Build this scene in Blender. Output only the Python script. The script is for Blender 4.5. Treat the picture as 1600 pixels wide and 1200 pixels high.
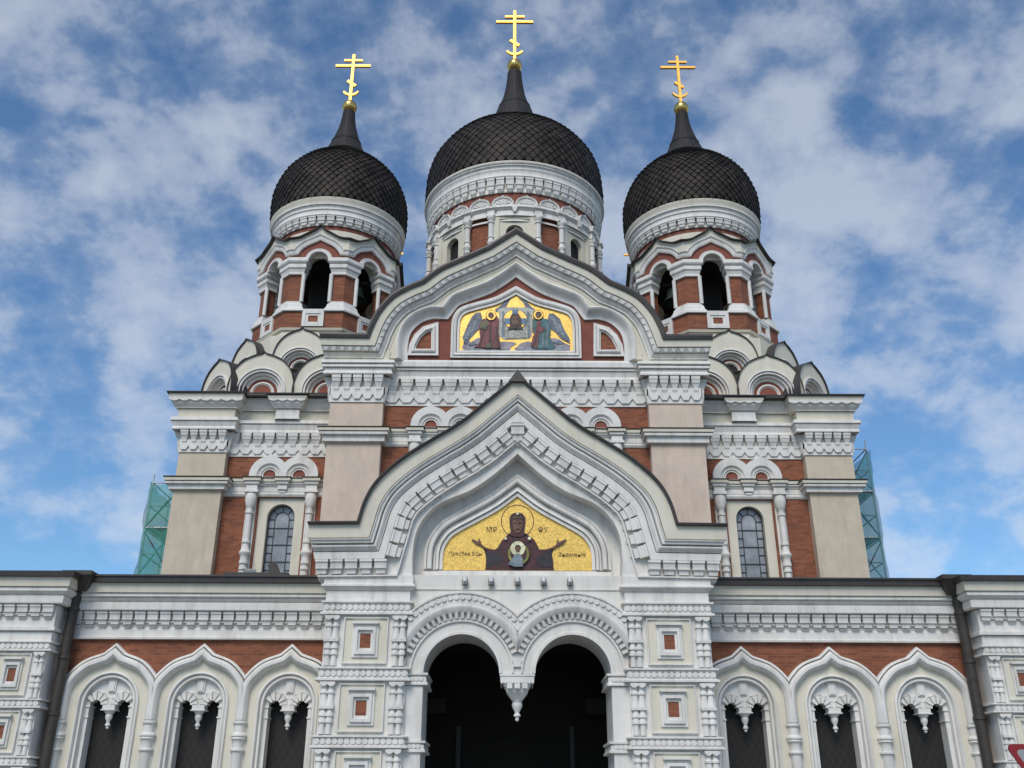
import bpy, math, random
from mathutils import Matrix, Vector
from mathutils.geometry import tessellate_polygon
random.seed(4)
R = math.radians
scene = bpy.context.scene
for o in list(bpy.data.objects): bpy.data.objects.remove(o)

# ------------------------------------------------------------------ camera, light, exposure
EYE, TILT, D0 = 1.6, 23.8, 26.0          # eye height, upward tilt, metres from camera to porch front (world y = 0)
cam = bpy.data.cameras.new("camera"); camo = bpy.data.objects.new("camera", cam); scene.collection.objects.link(camo)
cam.sensor_width = 36; cam.lens = 33.75; cam.shift_x = 4.5 / 1600; cam.clip_end = 5000
camo.location = (-.25, -D0, EYE); camo.rotation_euler = (Matrix.Rotation(R(90 + TILT), 3, 'X') @ Matrix.Rotation(R(.27), 3, 'Z')).to_euler()   # stood a step left of the axis, held a touch askew; scene.camera = camo

SUN_EL, SUN_AZ = 46.0, 196.0             # azimuth clockwise from +Y (north): behind the camera, to its left
sl = bpy.data.lights.new("sun", 'SUN'); sl.energy = 1.5; sl.angle = R(28); sl.color = (1.0, .92, .82)
so = bpy.data.objects.new("sun", sl); scene.collection.objects.link(so)
sd = Vector((math.sin(R(SUN_AZ)) * math.cos(R(SUN_EL)), math.cos(R(SUN_AZ)) * math.cos(R(SUN_EL)), math.sin(R(SUN_EL))))
so.rotation_euler = sd.to_track_quat('Z', 'Y').to_euler(); so.location = (-20, -60, 80)

scene.view_settings.view_transform = 'Standard'; scene.view_settings.look = 'None'
scene.view_settings.exposure = 0.66; scene.view_settings.gamma = 1

def N(nt, t, **kw):
    n = nt.nodes.new(t)
    for k, v in kw.items():
        if k in n.inputs.keys() if isinstance(k, str) else False: n.inputs[k].default_value = v
        else: setattr(n, k, v)
    return n
def ramp(nt, pts):
    n = nt.nodes.new('ShaderNodeValToRGB'); e = n.color_ramp.elements
    while len(e) < len(pts): e.new(.5)
    for i, (p, c) in enumerate(pts):
        e[i].position = p; e[i].color = (c, c, c, 1) if not hasattr(c, '__len__') else (*c, 1)
    return n

w = bpy.data.worlds.new("World"); scene.world = w; w.use_nodes = True
nt = w.node_tree; nt.nodes.clear(); L = nt.links.new
sky = N(nt, 'ShaderNodeTexSky', sky_type='NISHITA', sun_disc=False, sun_elevation=R(SUN_EL), sun_rotation=R(SUN_AZ), altitude=0,
        air_density=1.0, dust_density=.3, ozone_density=2.5)
tc = N(nt, 'ShaderNodeTexCoord'); sep = N(nt, 'ShaderNodeSeparateXYZ'); L(tc.outputs['Generated'], sep.inputs[0])
# cloud layer: directions projected on a high flat sheet
zc = N(nt, 'ShaderNodeMath', operation='MAXIMUM'); L(sep.outputs['Z'], zc.inputs[0]); zc.inputs[1].default_value = .0
za = N(nt, 'ShaderNodeMath', operation='ADD'); L(zc.outputs[0], za.inputs[0]); za.inputs[1].default_value = .55
dx = N(nt, 'ShaderNodeMath', operation='DIVIDE'); L(sep.outputs['X'], dx.inputs[0]); L(za.outputs[0], dx.inputs[1])
dy = N(nt, 'ShaderNodeMath', operation='DIVIDE'); L(sep.outputs['Y'], dy.inputs[0]); L(za.outputs[0], dy.inputs[1])
cb0 = N(nt, 'ShaderNodeCombineXYZ'); cb = N(nt, 'ShaderNodeMapping'); cb.inputs['Location'].default_value = (12.0, 4.0, 7.0); L(dx.outputs[0], cb0.inputs[0]); L(dy.outputs[0], cb0.inputs[1]); L(cb0.outputs[0], cb.inputs[0])
n1 = N(nt, 'ShaderNodeTexNoise', Scale=7.6, Detail=7.0, Roughness=.58, Distortion=.1); L(cb.outputs[0], n1.inputs['Vector'])
n2 = N(nt, 'ShaderNodeTexNoise', Scale=2.4, Detail=2.0, Roughness=.5); L(cb.outputs[0], n2.inputs['Vector'])
n3 = N(nt, 'ShaderNodeTexNoise', Scale=19.0, Detail=6.0, Roughness=.55); L(cb.outputs[0], n3.inputs['Vector'])
m1 = N(nt, 'ShaderNodeMath', operation='MULTIPLY_ADD'); L(n2.outputs[0], m1.inputs[0]); m1.inputs[1].default_value = .58; L(n1.outputs[0], m1.inputs[2])
m2 = N(nt, 'ShaderNodeMath', operation='MULTIPLY_ADD'); L(n3.outputs[0], m2.inputs[0]); m2.inputs[1].default_value = .42; L(m1.outputs[0], m2.inputs[2])
cr = ramp(nt, [(.445, 0.02), (.485, .22), (.525, .64), (.58, .97)]); 
ms = N(nt, 'ShaderNodeMath', operation='DIVIDE'); L(m2.outputs[0], ms.inputs[0]); ms.inputs[1].default_value = 2.0
L(ms.outputs[0], cr.inputs[0])
deep = N(nt, 'ShaderNodeMix', data_type='RGBA', blend_type='MULTIPLY'); deep.inputs[0].default_value = 1.0
L(sky.outputs[0], deep.inputs[6]); deep.inputs[7].default_value = (.95, 1.28, 1.46, 1)
mix = N(nt, 'ShaderNodeMix', data_type='RGBA'); L(cr.outputs[0], mix.inputs[0]); L(deep.outputs[2], mix.inputs[6])
cl = N(nt, 'ShaderNodeMix', data_type='RGBA', blend_type='ADD'); cl.inputs[0].default_value = .45
cl.inputs[6].default_value = (4.2, 4.4, 4.75, 1); L(deep.outputs[2], cl.inputs[7]); L(cl.outputs[2], mix.inputs[7])
bg = N(nt, 'ShaderNodeBackground'); bg.inputs[1].default_value = .062; L(mix.outputs[2], bg.inputs[0])
out = N(nt, 'ShaderNodeOutputWorld'); L(bg.outputs[0], out.inputs[0])

# ------------------------------------------------------------------ measuring: photo row / offset at a known distance -> metres
F = 1500.0; CT, ST = math.cos(R(TILT)), math.sin(R(TILT))
def zz(y, D):
    v = (600 - y) / F; return EYE + D * (ST + v * CT) / (CT - v * ST)
def xx(dx, y, D):
    v = (600 - y) / F; return dx / F * D / (CT - v * ST)
def pp(D, pts): return [(xx(a, y, D), zz(y, D)) for a, y in pts]

# ------------------------------------------------------------------ materials
MATS = {}
def mat(name, col, rough=.8, metal=0.0, var=.08, scale=1.5, bump=0.0, bscale=40.0, dirt=None, fn=None):
    m = bpy.data.materials.new(name); m.use_nodes = True; t = m.node_tree; b = t.nodes['Principled BSDF']
    b.inputs['Roughness'].default_value = rough; b.inputs['Metallic'].default_value = metal
    g = N(t, 'ShaderNodeNewGeometry'); n = N(t, 'ShaderNodeTexNoise', Scale=scale, Detail=6.0, Roughness=.6)
    t.links.new(g.outputs['Position'], n.inputs['Vector'])
    lo = tuple(c * (1 - var) for c in col); hi = tuple(min(1, c * (1 + var)) for c in col)
    r = ramp(t, [(.3, lo), (.7, hi)]); t.links.new(n.outputs[0], r.inputs[0]); src = r.outputs[0]
    if dirt:                              # rain streaks and grime: long vertical stains
        mp = N(t, 'ShaderNodeMapping'); mp.inputs['Scale'].default_value = (2.2, 2.2, .35); t.links.new(g.outputs['Position'], mp.inputs[0])
        n2 = N(t, 'ShaderNodeTexNoise', Scale=1.6, Detail=7.0, Roughness=.68); t.links.new(mp.outputs[0], n2.inputs['Vector'])
        r2 = ramp(t, [(.48, 0.0), (.78, dirt)]); t.links.new(n2.outputs[0], r2.inputs[0])
        mx = N(t, 'ShaderNodeMix', data_type='RGBA'); t.links.new(r2.outputs[0], mx.inputs[0]); t.links.new(src, mx.inputs[6])
        mx.inputs[7].default_value = (col[0] * .5, col[1] * .47, col[2] * .43, 1); src = mx.outputs[2]
    if fn: src = fn(t, b, g, src)
    t.links.new(src, b.inputs['Base Color'])
    if bump:
        nb = N(t, 'ShaderNodeTexNoise', Scale=bscale, Detail=3.0); t.links.new(g.outputs['Position'], nb.inputs['Vector'])
        bp = N(t, 'ShaderNodeBump'); bp.inputs['Strength'].default_value = bump; bp.inputs['Distance'].default_value = .02
        t.links.new(nb.outputs[0], bp.inputs['Height']); t.links.new(bp.outputs[0], b.inputs['Normal'])
    MATS[name] = m; return m
def brick_fn(c1, c2, mortar):
    def fn(t, b, g, src):
        s = N(t, 'ShaderNodeSeparateXYZ'); t.links.new(g.outputs['Position'], s.inputs[0])
        u = N(t, 'ShaderNodeMath', operation='MULTIPLY_ADD'); t.links.new(s.outputs['Y'], u.inputs[0]); u.inputs[1].default_value = .55; t.links.new(s.outputs['X'], u.inputs[2])
        c = N(t, 'ShaderNodeCombineXYZ'); t.links.new(u.outputs[0], c.inputs[0]); t.links.new(s.outputs['Z'], c.inputs[1])
        k = N(t, 'ShaderNodeTexBrick', Scale=1.0); k.inputs['Brick Width'].default_value = .27; k.inputs['Row Height'].default_value = .085
        k.inputs['Mortar Size'].default_value = .007; k.inputs['Color1'].default_value = (*c1, 1); k.inputs['Color2'].default_value = (*c2, 1); k.inputs['Mortar'].default_value = (*mortar, 1)
        k.inputs['Bias'].default_value = -.15
        t.links.new(c.outputs[0], k.inputs['Vector'])
        mx = N(t, 'ShaderNodeMix', data_type='RGBA', blend_type='MULTIPLY'); mx.inputs[0].default_value = 1
        t.links.new(k.outputs[0], mx.inputs[6]); t.links.new(src, mx.inputs[7])
        bp = N(t, 'ShaderNodeBump'); bp.inputs['Strength'].default_value = .5; bp.inputs['Distance'].default_value = .008; bp.invert = True
        t.links.new(k.outputs['Fac'], bp.inputs['Height']); t.links.new(bp.outputs[0], b.inputs['Normal'])
        return mx.outputs[2]
    return fn
def mosaic_fn(t, b, g, src):
    v = N(t, 'ShaderNodeTexVoronoi', Scale=26.0); t.links.new(g.outputs['Position'], v.inputs['Vector'])
    sp = N(t, 'ShaderNodeSeparateColor'); t.links.new(v.outputs['Color'], sp.inputs[0])
    r = ramp(t, [(.0, .78), (1.0, 1.18)]); t.links.new(sp.outputs[0], r.inputs[0])
    mx = N(t, 'ShaderNodeMix', data_type='RGBA', blend_type='MULTIPLY'); mx.inputs[0].default_value = 1
    t.links.new(src, mx.inputs[6]); t.links.new(r.outputs[0], mx.inputs[7])
    bp = N(t, 'ShaderNodeBump'); bp.inputs['Strength'].default_value = .35; bp.inputs['Distance'].default_value = .01
    t.links.new(sp.outputs[1], bp.inputs['Height']); t.links.new(bp.outputs[0], b.inputs['Normal'])
    return mx.outputs[2]
def lattice_fn(t, b, g, src):
    s = N(t, 'ShaderNodeSeparateXYZ'); t.links.new(g.outputs['Position'], s.inputs[0]); fac = None
    for sg in (1, -1):
        a = N(t, 'ShaderNodeMath', operation='MULTIPLY_ADD'); t.links.new(s.outputs['Z'], a.inputs[0]); a.inputs[1].default_value = sg * .55; t.links.new(s.outputs['X'], a.inputs[2])
        p = N(t, 'ShaderNodeMath', operation='PINGPONG'); t.links.new(a.outputs[0], p.inputs[0]); p.inputs[1].default_value = .11
        l = N(t, 'ShaderNodeMath', operation='LESS_THAN'); t.links.new(p.outputs[0], l.inputs[0]); l.inputs[1].default_value = .012
        if fac is None: fac = l
        else:
            q = N(t, 'ShaderNodeMath', operation='MAXIMUM'); t.links.new(fac.outputs[0], q.inputs[0]); t.links.new(l.outputs[0], q.inputs[1]); fac = q
    mx = N(t, 'ShaderNodeMix', data_type='RGBA'); t.links.new(fac.outputs[0], mx.inputs[0]); t.links.new(src, mx.inputs[6]); mx.inputs[7].default_value = (.024, .017, .013, 1)
    return mx.outputs[2]
mat('white', (.72, .695, .65), .75, var=.07, dirt=.62, bump=.12, bscale=9)
mat('ivory', (.69, .665, .61), .8, var=.05, dirt=.4, bump=.12, bscale=9)
mat('cream', (.68, .635, .52), .85, var=.05, dirt=.3)
mat('beige', (.57, .49, .375), .9, var=.09, dirt=.42, bump=.15, bscale=30)
mat('pink', (.63, .505, .405), .9, var=.09, dirt=.4, bump=.15, bscale=30)
mat('brick', (1, 1, 1), .9, var=.30, scale=1.3, fn=brick_fn((.33, .108, .052), (.19, .058, .032), (.25, .14, .09)))
mat('redpaint', (.22, .07, .045), .85, var=.12, scale=3)
mat('roof', (.045, .037, .034), .5, var=.3, scale=2.5)
def plate_fn(t, b, g, src):
    v = N(t, 'ShaderNodeTexVoronoi', Scale=2.6); t.links.new(g.outputs['Position'], v.inputs['Vector'])
    sp = N(t, 'ShaderNodeSeparateColor'); t.links.new(v.outputs['Color'], sp.inputs[0])
    r = ramp(t, [(.0, .55), (1.0, 1.5)]); t.links.new(sp.outputs[0], r.inputs[0])
    mx = N(t, 'ShaderNodeMix', data_type='RGBA', blend_type='MULTIPLY'); mx.inputs[0].default_value = 1
    t.links.new(src, mx.inputs[6]); t.links.new(r.outputs[0], mx.inputs[7]); return mx.outputs[2]
mat('scale', (.026, .020, .016), .62, var=.45, scale=1.2, fn=plate_fn)
mat('neck', (.026, .024, .023), .65, var=.15)
mat('gold', (.72, .40, .09), .4, 1.0, var=.05)
mat('orbgold', (.62, .42, .13), .25, 1.0, var=.1)
mat('mosaic_gold', (.86, .54, .13), .38, .55, var=.06, fn=mosaic_fn)
for k in ('scale', 'neck'): MATS[k].node_tree.nodes['Principled BSDF'].inputs['Specular IOR Level'].default_value = .25
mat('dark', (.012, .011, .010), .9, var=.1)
mat('lattice', (.010, .008, .007), .7, var=.2, fn=lattice_fn)
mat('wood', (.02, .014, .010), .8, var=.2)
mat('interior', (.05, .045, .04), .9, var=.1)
mat('pipe', (.045, .037, .030), .5, var=.3, scale=6)
mat('glass', (.30, .32, .34), .1, 0, var=.35, scale=1.3)  # pale mottled base colour stands in for sky reflected in the panes
mat('lead', (.03, .03, .032), .5, var=.1)
mat('steel', (.42, .43, .43), .45, .6, var=.1)
mat('plank', (.5, .5, .48), .8, var=.2)
mat('netgreen', (.03, .30, .22), .8, var=.25, scale=3)
mat('netblue', (.05, .24, .27), .8, var=.25, scale=3)
for k in ('netgreen', 'netblue'):        # woven debris net: half open
    t = MATS[k].node_tree; b = t.nodes['Principled BSDF']; b.inputs['Alpha'].default_value = .5
    b.inputs['Transmission Weight'].default_value = 0
mat('bronze', (.10, .13, .11), .5, .7, var=.2)
mat('signred', (.25, .012, .016), .4, var=.05)
mat('signgrey', (.30, .31, .31), .5, var=.05)
mat('lampwhite', (.55, .56, .56), .5, var=.05)
mat('ground', (.16, .155, .15), .9, var=.2, scale=.5, bump=.3, bscale=6)
for k, c in dict(robe=(.055, .012, .014), robedark=(.02, .016, .02), skin=(.14, .065, .04), halo=(.75, .62, .38), halolite=(.80, .70, .45), ink=(.10, .05, .015), greyblue=(.16, .20, .23), pearl=(.75, .68, .6),
                 wing=(.13, .15, .19), winglight=(.26, .28, .31), crimson=(.17, .04, .045), teal=(.045, .13, .14), olive=(.11, .11, .05), linen=(.33, .33, .28), stone=(.42, .42, .38), cloudmauve=(.27, .24, .27), blue=(.10, .20, .30), hair=(.045, .02, .014), greenglow=(.22, .22, .04)).items():
    mat('m_' + k, c, .5, 0, var=.45, scale=4.5, fn=mosaic_fn)

# ------------------------------------------------------------------ mesh builder
class MB:
    """collects shapes in a facade frame: x to the right, b towards the viewer, z up"""
    def __init__(s): s.v = []; s.f = []; s.m = []; s.mats = []; s.M = Matrix.Identity(4)
    def at(s, D=D0, ang=0.0, x=0.0): s.M = Matrix.Translation((x, D - D0, 0)) @ Matrix.Rotation(ang, 4, 'Z'); return s
    def mi(s, k):
        if k not in s.mats: s.mats.append(k)
        return s.mats.index(k)
    def add(s, vs, fs, k):
        o = len(s.v); M = s.M; i = s.mi(k)
        s.v += [tuple(M @ Vector((x, -b, z))) for x, b, z in vs]
        s.f += [tuple(j + o for j in f) for f in fs]; s.m += [i] * len(fs)
    def box(s, x0, x1, b0, b1, z0, z1, k):
        s.add([(x0, b0, z0), (x1, b0, z0), (x1, b1, z0), (x0, b1, z0), (x0, b0, z1), (x1, b0, z1), (x1, b1, z1), (x0, b1, z1)],
              [(0, 1, 2, 3), (4, 5, 6, 7), (0, 1, 5, 4), (1, 2, 6, 5), (2, 3, 7, 6), (3, 0, 4, 7)], k)
    def prism(s, poly, b0, b1, k, holes=(), kside=None):
        loops = [poly] + list(holes); flat = [p for l in loops for p in l]
        tri = tessellate_polygon([[Vector((x, z, 0)) for x, z in l] for l in loops]); n = len(flat)
        s.add([(x, b1, z) for x, z in flat] + [(x, b0, z) for x, z in flat], [tuple(t) for t in tri] + [tuple(j + n for j in t) for t in tri], k)
        vs, fs, o = [], [], 0
        for l in loops:
            m = len(l)
            for (x, z) in l: vs += [(x, b1, z), (x, b0, z)]
            for i in range(m): j = (i + 1) % m; fs.append((o + 2 * i, o + 2 * j, o + 2 * j + 1, o + 2 * i + 1))
            o += 2 * m
        s.add(vs, fs, kside or k)
    def sweep(s, path, prof, k, closed=False, m0=None, clamp=None):
        """profile (a outward in the facade plane, b towards viewer) along a path in the facade plane"""
        path = [p for i, p in enumerate(path) if i == 0 or math.dist(p, path[i - 1]) > 1e-6]
        n = len(path); ms = []
        for i in range(n):
            p = Vector(path[i]); q0 = path[i - 1] if (i > 0 or closed) else None; q1 = path[(i + 1) % n] if (i < n - 1 or closed) else None
            ns = []
            for d in ((p - Vector(q0)) if q0 else None, (Vector(q1) - p) if q1 else None):
                if d is not None and d.length > 1e-9: d.normalize(); ns.append(Vector((-d.y, d.x)))
            mv = ns[0] if len(ns) == 1 else (ns[0] + ns[1]) / max(.18, 1 + ns[0].dot(ns[1]))
            ms.append(mv)
        if m0 is not None: ms[0] = Vector((-m0, 1)); ms[-1] = Vector((m0, 1))
        P = len(prof); vs, fs = [], []
        for i in range(n):
            for a, b in prof:
                x = path[i][0] + ms[i].x * a; z = path[i][1] + ms[i].y * a
                if clamp: x = min(max(x, clamp[0]), clamp[1])
                vs.append((x, b, z))
        for i in range(n if closed else n - 1):
            j = (i + 1) % n
            for q in range(P): r = (q + 1) % P; fs.append((i * P + q, j * P + q, j * P + r, i * P + r))
        if not closed: fs += [tuple(range(P)), tuple((n - 1) * P + q for q in range(P))]
        s.add(vs, fs, k)
    def plan(s, pts, prof, closed=False):
        """profile [(off, z, material of the face below)] from top to bottom round a plan line (x, b); outward is left of travel"""
        n = len(pts); ms = []
        for i in range(n):
            p = Vector(pts[i]); ns = []
            for a, c in ((i - 1, i), (i, i + 1)):
                if not closed and (a < 0 or c >= n): continue
                d = Vector(pts[c % n]) - Vector(pts[a % n]); d.normalize(); ns.append(Vector((-d.y, d.x)))
            ms.append(ns[0] if len(ns) == 1 else (ns[0] + ns[1]) / (1 + ns[0].dot(ns[1])))
        pr2 = []
        for q, (o_, z_, k_) in enumerate(prof):          # groove added under every overhanging member to deepen its shadow line
            pr2.append((o_, z_, k_))
            if 0 < q < len(prof) - 1 and prof[q - 1][0] - o_ > .02 and abs(prof[q - 1][1] - z_) < .05 and z_ - prof[q + 1][1] > .05:
                pr2 += [(o_ - .05, z_ - .001, k_), (o_ - .05, z_ - .024, k_), (o_, z_ - .025, k_)]
        prof = pr2
        for q in range(len(prof) - 1):
            vs, fs = [], []
            for i in range(n):
                for off, z, _ in (prof[q], prof[q + 1]): vs.append((pts[i][0] + ms[i].x * off, pts[i][1] + ms[i].y * off, z))
            for i in range(n if closed else n - 1): j = (i + 1) % n; fs.append((2 * i, 2 * j, 2 * j + 1, 2 * i + 1))
            s.add(vs, fs, prof[q][2])
    def lathe(s, prof, k, x=0, b=0, seg=24, a0=0, a1=360, sx=1.0):
        full = a1 - a0 >= 359.9; n = seg if full else seg + 1; P = len(prof); vs, fs = [], []
        for i in range(n):
            a = R(a0 + (a1 - a0) * i / seg)
            for r, z in prof: vs.append((x + r * math.cos(a) * sx, b + r * math.sin(a), z))
        for i in range(n if full else n - 1):
            j = (i + 1) % n
            for q in range(P - 1): fs.append((i * P + q, j * P + q, j * P + q + 1, i * P + q + 1))
        s.add(vs, fs, k)
    def hexa(s, T, w0, d0, w1, d1, t0, t1, k, back=0.0):
        vs = []
        for (wd, d, t) in ((w0, d0, t0), (w1, d1, t1)):
            for u, b in ((-wd, back), (wd, back), (wd, d), (-wd, d)): vs.append(T(u, b, t))
        s.add(vs, [(0, 1, 2, 3), (4, 5, 6, 7), (0, 1, 5, 4), (1, 2, 6, 5), (2, 3, 7, 6), (3, 0, 4, 7)], k)
    def tube(s, pts, r, k, seg=8):
        vs, fs = [], []; n = len(pts)
        for i, p in enumerate(pts):
            p = Vector(p); d = (Vector(pts[min(i + 1, n - 1)]) - Vector(pts[max(i - 1, 0)])).normalized()
            u = d.cross(Vector((0, 1, 0.013))); u = u.normalized() if u.length > .05 else d.cross(Vector((1, 0, 0))).normalized(); w_ = d.cross(u)
            for j in range(seg): a = 2 * math.pi * j / seg; vs.append(tuple(p + u * (r * math.cos(a)) + w_ * (r * math.sin(a))))
        for i in range(n - 1):
            for j in range(seg): q = (j + 1) % seg; fs.append((i * seg + j, i * seg + q, (i + 1) * seg + q, (i + 1) * seg + j))
        fs += [tuple(range(seg)), tuple((n - 1) * seg + j for j in range(seg))]
        s.add(vs, fs, k)
    def build(s, name, parent=None, loc=(0, 0, 0), smooth=32):
        import bmesh
        me = bpy.data.meshes.new(name); me.from_pydata(s.v, [], s.f)
        for k in s.mats: me.materials.append(MATS[k])
        me.polygons.foreach_set('material_index', s.m)
        bm = bmesh.new(); bm.from_mesh(me); bmesh.ops.recalc_face_normals(bm, faces=bm.faces); bm.to_mesh(me); bm.free()
        if smooth:
            me.polygons.foreach_set('use_smooth', [True] * len(me.polygons)); me.set_sharp_from_angle(angle=R(smooth))
        me.update()
        o = bpy.data.objects.new(name, me); scene.collection.objects.link(o); o.location = loc
        if parent: o.parent = parent
        return o
def copy_tree(o, loc=None, parent=None, rz=None, sx=None):
    c = o.copy(); scene.collection.objects.link(c); c.parent = parent
    if loc is not None: c.location = loc
    if rz is not None: c.rotation_euler.z = rz
    if sx is not None: c.scale.x = sx
    for ch in [q for q in bpy.data.objects if q.parent == o]: copy_tree(ch, None, c)
    return c
def tag(o, label=None, cat=None, group=None, kind=None):
    for k, v in (('label', label), ('category', cat), ('group', group), ('kind', kind)):
        if v: o[k] = v
    return o
def empty(name, loc=(0, 0, 0)):
    o = bpy.data.objects.new(name, None); scene.collection.objects.link(o); o.location = loc; return o
def catmull(pts, n=6):
    if len(pts) < 3: return list(pts)
    P = [tuple(2 * a - b for a, b in zip(pts[0], pts[1]))] + list(pts) + [tuple(2 * a - b for a, b in zip(pts[-1], pts[-2]))]; out = []
    for i in range(1, len(P) - 2):
        for j in range(n):
            f = j / n
            out.append(tuple(.5 * (2 * b + (c - a) * f + (2 * a - 5 * b + 4 * c - d) * f * f + (-a + 3 * b - 3 * c + d) * f ** 3) for a, b, c, d in zip(P[i - 1], P[i], P[i + 1], P[i + 2])))
    return out + [tuple(pts[-1])]
def sym(secs, n=6):
    """half outline as sections of (offset, z) from the apex outwards; sections meet in kinks -> whole line, left to right"""
    h = []
    for sct in secs:
        c = catmull(sct, n) if len(sct) > 2 else list(sct)
        h += c if not h else c[1:]
    return [(-x, z) for x, z in reversed(h)] + [(x, z) for x, z in h[1:]]
def arc(cx, cz, r, a0, a1, n=24, rz=None):
    return [(cx + r * math.cos(R(a0 + (a1 - a0) * i / n)), cz + (rz or r) * math.sin(R(a0 + (a1 - a0) * i / n))) for i in range(n + 1)]
def resample(path, pitch):
    """points every pitch metres along a path, with direction"""
    Ls = [0]
    for a, b in zip(path, path[1:]): Ls.append(Ls[-1] + math.dist(a, b))
    n = max(1, round(Ls[-1] / pitch)); st = Ls[-1] / n; res = []; i = 0
    for k in range(n):
        t = (k + .5) * st
        while Ls[i + 1] < t: i += 1
        f = (t - Ls[i]) / (Ls[i + 1] - Ls[i]); a, b = path[i], path[i + 1]; d = (Vector(b) - Vector(a)).normalized()
        res.append(((a[0] + (b[0] - a[0]) * f, a[1] + (b[1] - a[1]) * f), d))
    return res, st
def offset(path, a, m0=None):
    mb = MB(); mb.sweep(path, [(a, 0), (a, 0)], 'white', m0=m0); return [(v[0], v[2]) for v in mb.v[::2]]
def corbel_a(mb, T, p, h, d, k='white'):
    mb.hexa(T, .43 * p, d, .43 * p, d, 0, .13 * h, k)
    mb.hexa(T, .41 * p, .90 * d, .40 * p, .78 * d, .13 * h, .44 * h, k)
    mb.hexa(T, .42 * p, .84 * d, .42 * p, .82 * d, .44 * h, .52 * h, k)
    mb.hexa(T, .33 * p, .66 * d, .31 * p, .58 * d, .52 * h, .8 * h, k)
    mb.hexa(T, .30 * p, .66 * d, .24 * p, .5 * d, .87 * h, .95 * h, k)
    mb.hexa(T, .24 * p, .5 * d, .10 * p, .3 * d, .95 * h, 1.04 * h, k)
def corbel_b(mb, T, p, h, d, k='white'):
    mb.hexa(T, .42 * p, d, .42 * p, .97 * d, 0, .13 * h, k)
    mb.hexa(T, .40 * p, .92 * d, .36 * p, .8 * d, .13 * h, .27 * h, k)
    mb.hexa(T, .35 * p, .74 * d, .21 * p, .52 * d, .27 * h, .45 * h, k)
    mb.hexa(T, .25 * p, .58 * d, .23 * p, .55 * d, .45 * h, .54 * h, k)
    mb.hexa(T, .21 * p, .5 * d, .18 * p, .42 * d, .54 * h, .63 * h, k)
    mb.hexa(T, .18 * p, .42 * d, .06 * p, .22 * d, .63 * h, .72 * h, k)
def zigzag(mb, x0, x1, n, z0, h, d):
    """stepped plates with a notched lower edge behind the pendants"""
    p = (x1 - x0) / n
    bot = []
    for i in range(n):
        c = x0 + (i + .5) * p
        bot += [(c - .5 * p, z0 - .70 * h), (c - .24 * p, z0 - .89 * h), (c + .24 * p, z0 - .89 * h)]
    bot += [(x1, z0 - .70 * h)]
    mb.prism([(x1, z0 - .44 * h), (x0, z0 - .44 * h)] + bot, 0, .42 * d, 'white')
    mb.box(x0, x1, 0, .18 * d, z0 - 1.0 * h, z0 - .44 * h + .001, 'white')
    mb.box(x0, x1, 0, .07 * d, z0 - .45 * h, z0, 'white')
def corbel_row_b(mb, x0, x1, n, z0, h, d, zig=True):
    p = (x1 - x0) / n
    for i in range(n):
        c = x0 + (i + .5) * p
        corbel_b(mb, lambda u, b, t: (c + u, b, z0 - t), p, h, d)
    if zig: zigzag(mb, x0, x1, n, z0, h, d)
def wave(mb, x0, x1, z, h, b0, b1, pitch, k='white'):
    n = max(1, round((x1 - x0) / pitch)); p = (x1 - x0) / n; pts = []
    for i in range(n):
        for j in range(6):
            f = j / 6; pts.append((x0 + (i + f) * p, z - h * (.5 + .5 * math.sin(math.pi * f))))
    pts.append((x1, z - h * .5))
    mb.prism([(x1, z), (x0, z)] + pts, b0, b1, k)
def ent(mb, x0, x1, D, prof, back=.6):
    """moulded block: profile rows given as (photo row, projection, material below)"""
    mb.plan([(x0, -back), (x0, 0), (x1, 0), (x1, -back)], [(b, zz(y, D - b), k) for y, b, k in prof])
    yt, bt, kt = prof[0]; z = zz(yt, D - bt); mb.box(x0 - bt, x1 + bt, -back, bt, z, z + .004, kt)

cath = empty('cathedral'); tag(cath, 'red brick and white trimmed cathedral with black onion domes and gold crosses', 'cathedral')
def P(mb, name, parent=None, loc=(0, 0, 0), smooth=32): return mb.build(name, parent or cath, loc, smooth)
# ------------------------------------------------------------------ ground
mb = MB(); mb.box(-1500, 1500, -3000, 1500, -.3, 0, 'ground')
g = mb.build('ground', None, smooth=0); tag(g, kind='structure')

# ================================================================== entrance porch
DP = 26.0
def scallops(mb, x0, x1, z, r, b0, b1, k='white'):
    n = max(1, round((x1 - x0) / (2.1 * r))); p = (x1 - x0) / n
    for i in range(n): mb.prism(arc(x0 + (i + .5) * p, z, r, 0, 360, 10)[:-1], b0, b1, k)
def pillar_band(mb, x0, x1, zt, zb, back):
    h = zt - zb
    mb.plan([(x0, -back), (x0, 0), (x1, 0), (x1, -back)], [(0, zt + .03, 'white'), (.13, zt, 'white'), (.13, zt - .12 * h, 'white'), (.10, zt - .16 * h, 'white'),
        (.06, zt - .2 * h, 'white'), (.06, zb + .25 * h, 'white'), (.10, zb + .2 * h, 'white'), (.14, zb + .14 * h, 'white'), (.14, zb, 'white'), (0, zb - .02, 'white')])
    scallops(mb, x0 - .05, x1 + .05, zt - .46 * h, .075, .05, .095)
    wave(mb, x0 - .06, x1 + .06, zt - .19 * h, .07 * h, .05, .09, .1)
BAL = [(0, .125), (.05, .125), (.07, .085), (.12, .075), (.17, .085), (.19, .115), (.225, .115), (.24, .085), (.30, .09), (.38, .10), (.43, .125), (.485, .13), (.50, .085), (.53, .08), (.58, .09),
       (.62, .12), (.66, .12), (.68, .085), (.74, .115), (.78, .115), (.80, .08), (.90, .075), (.95, .09), (1, .09)]
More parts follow.
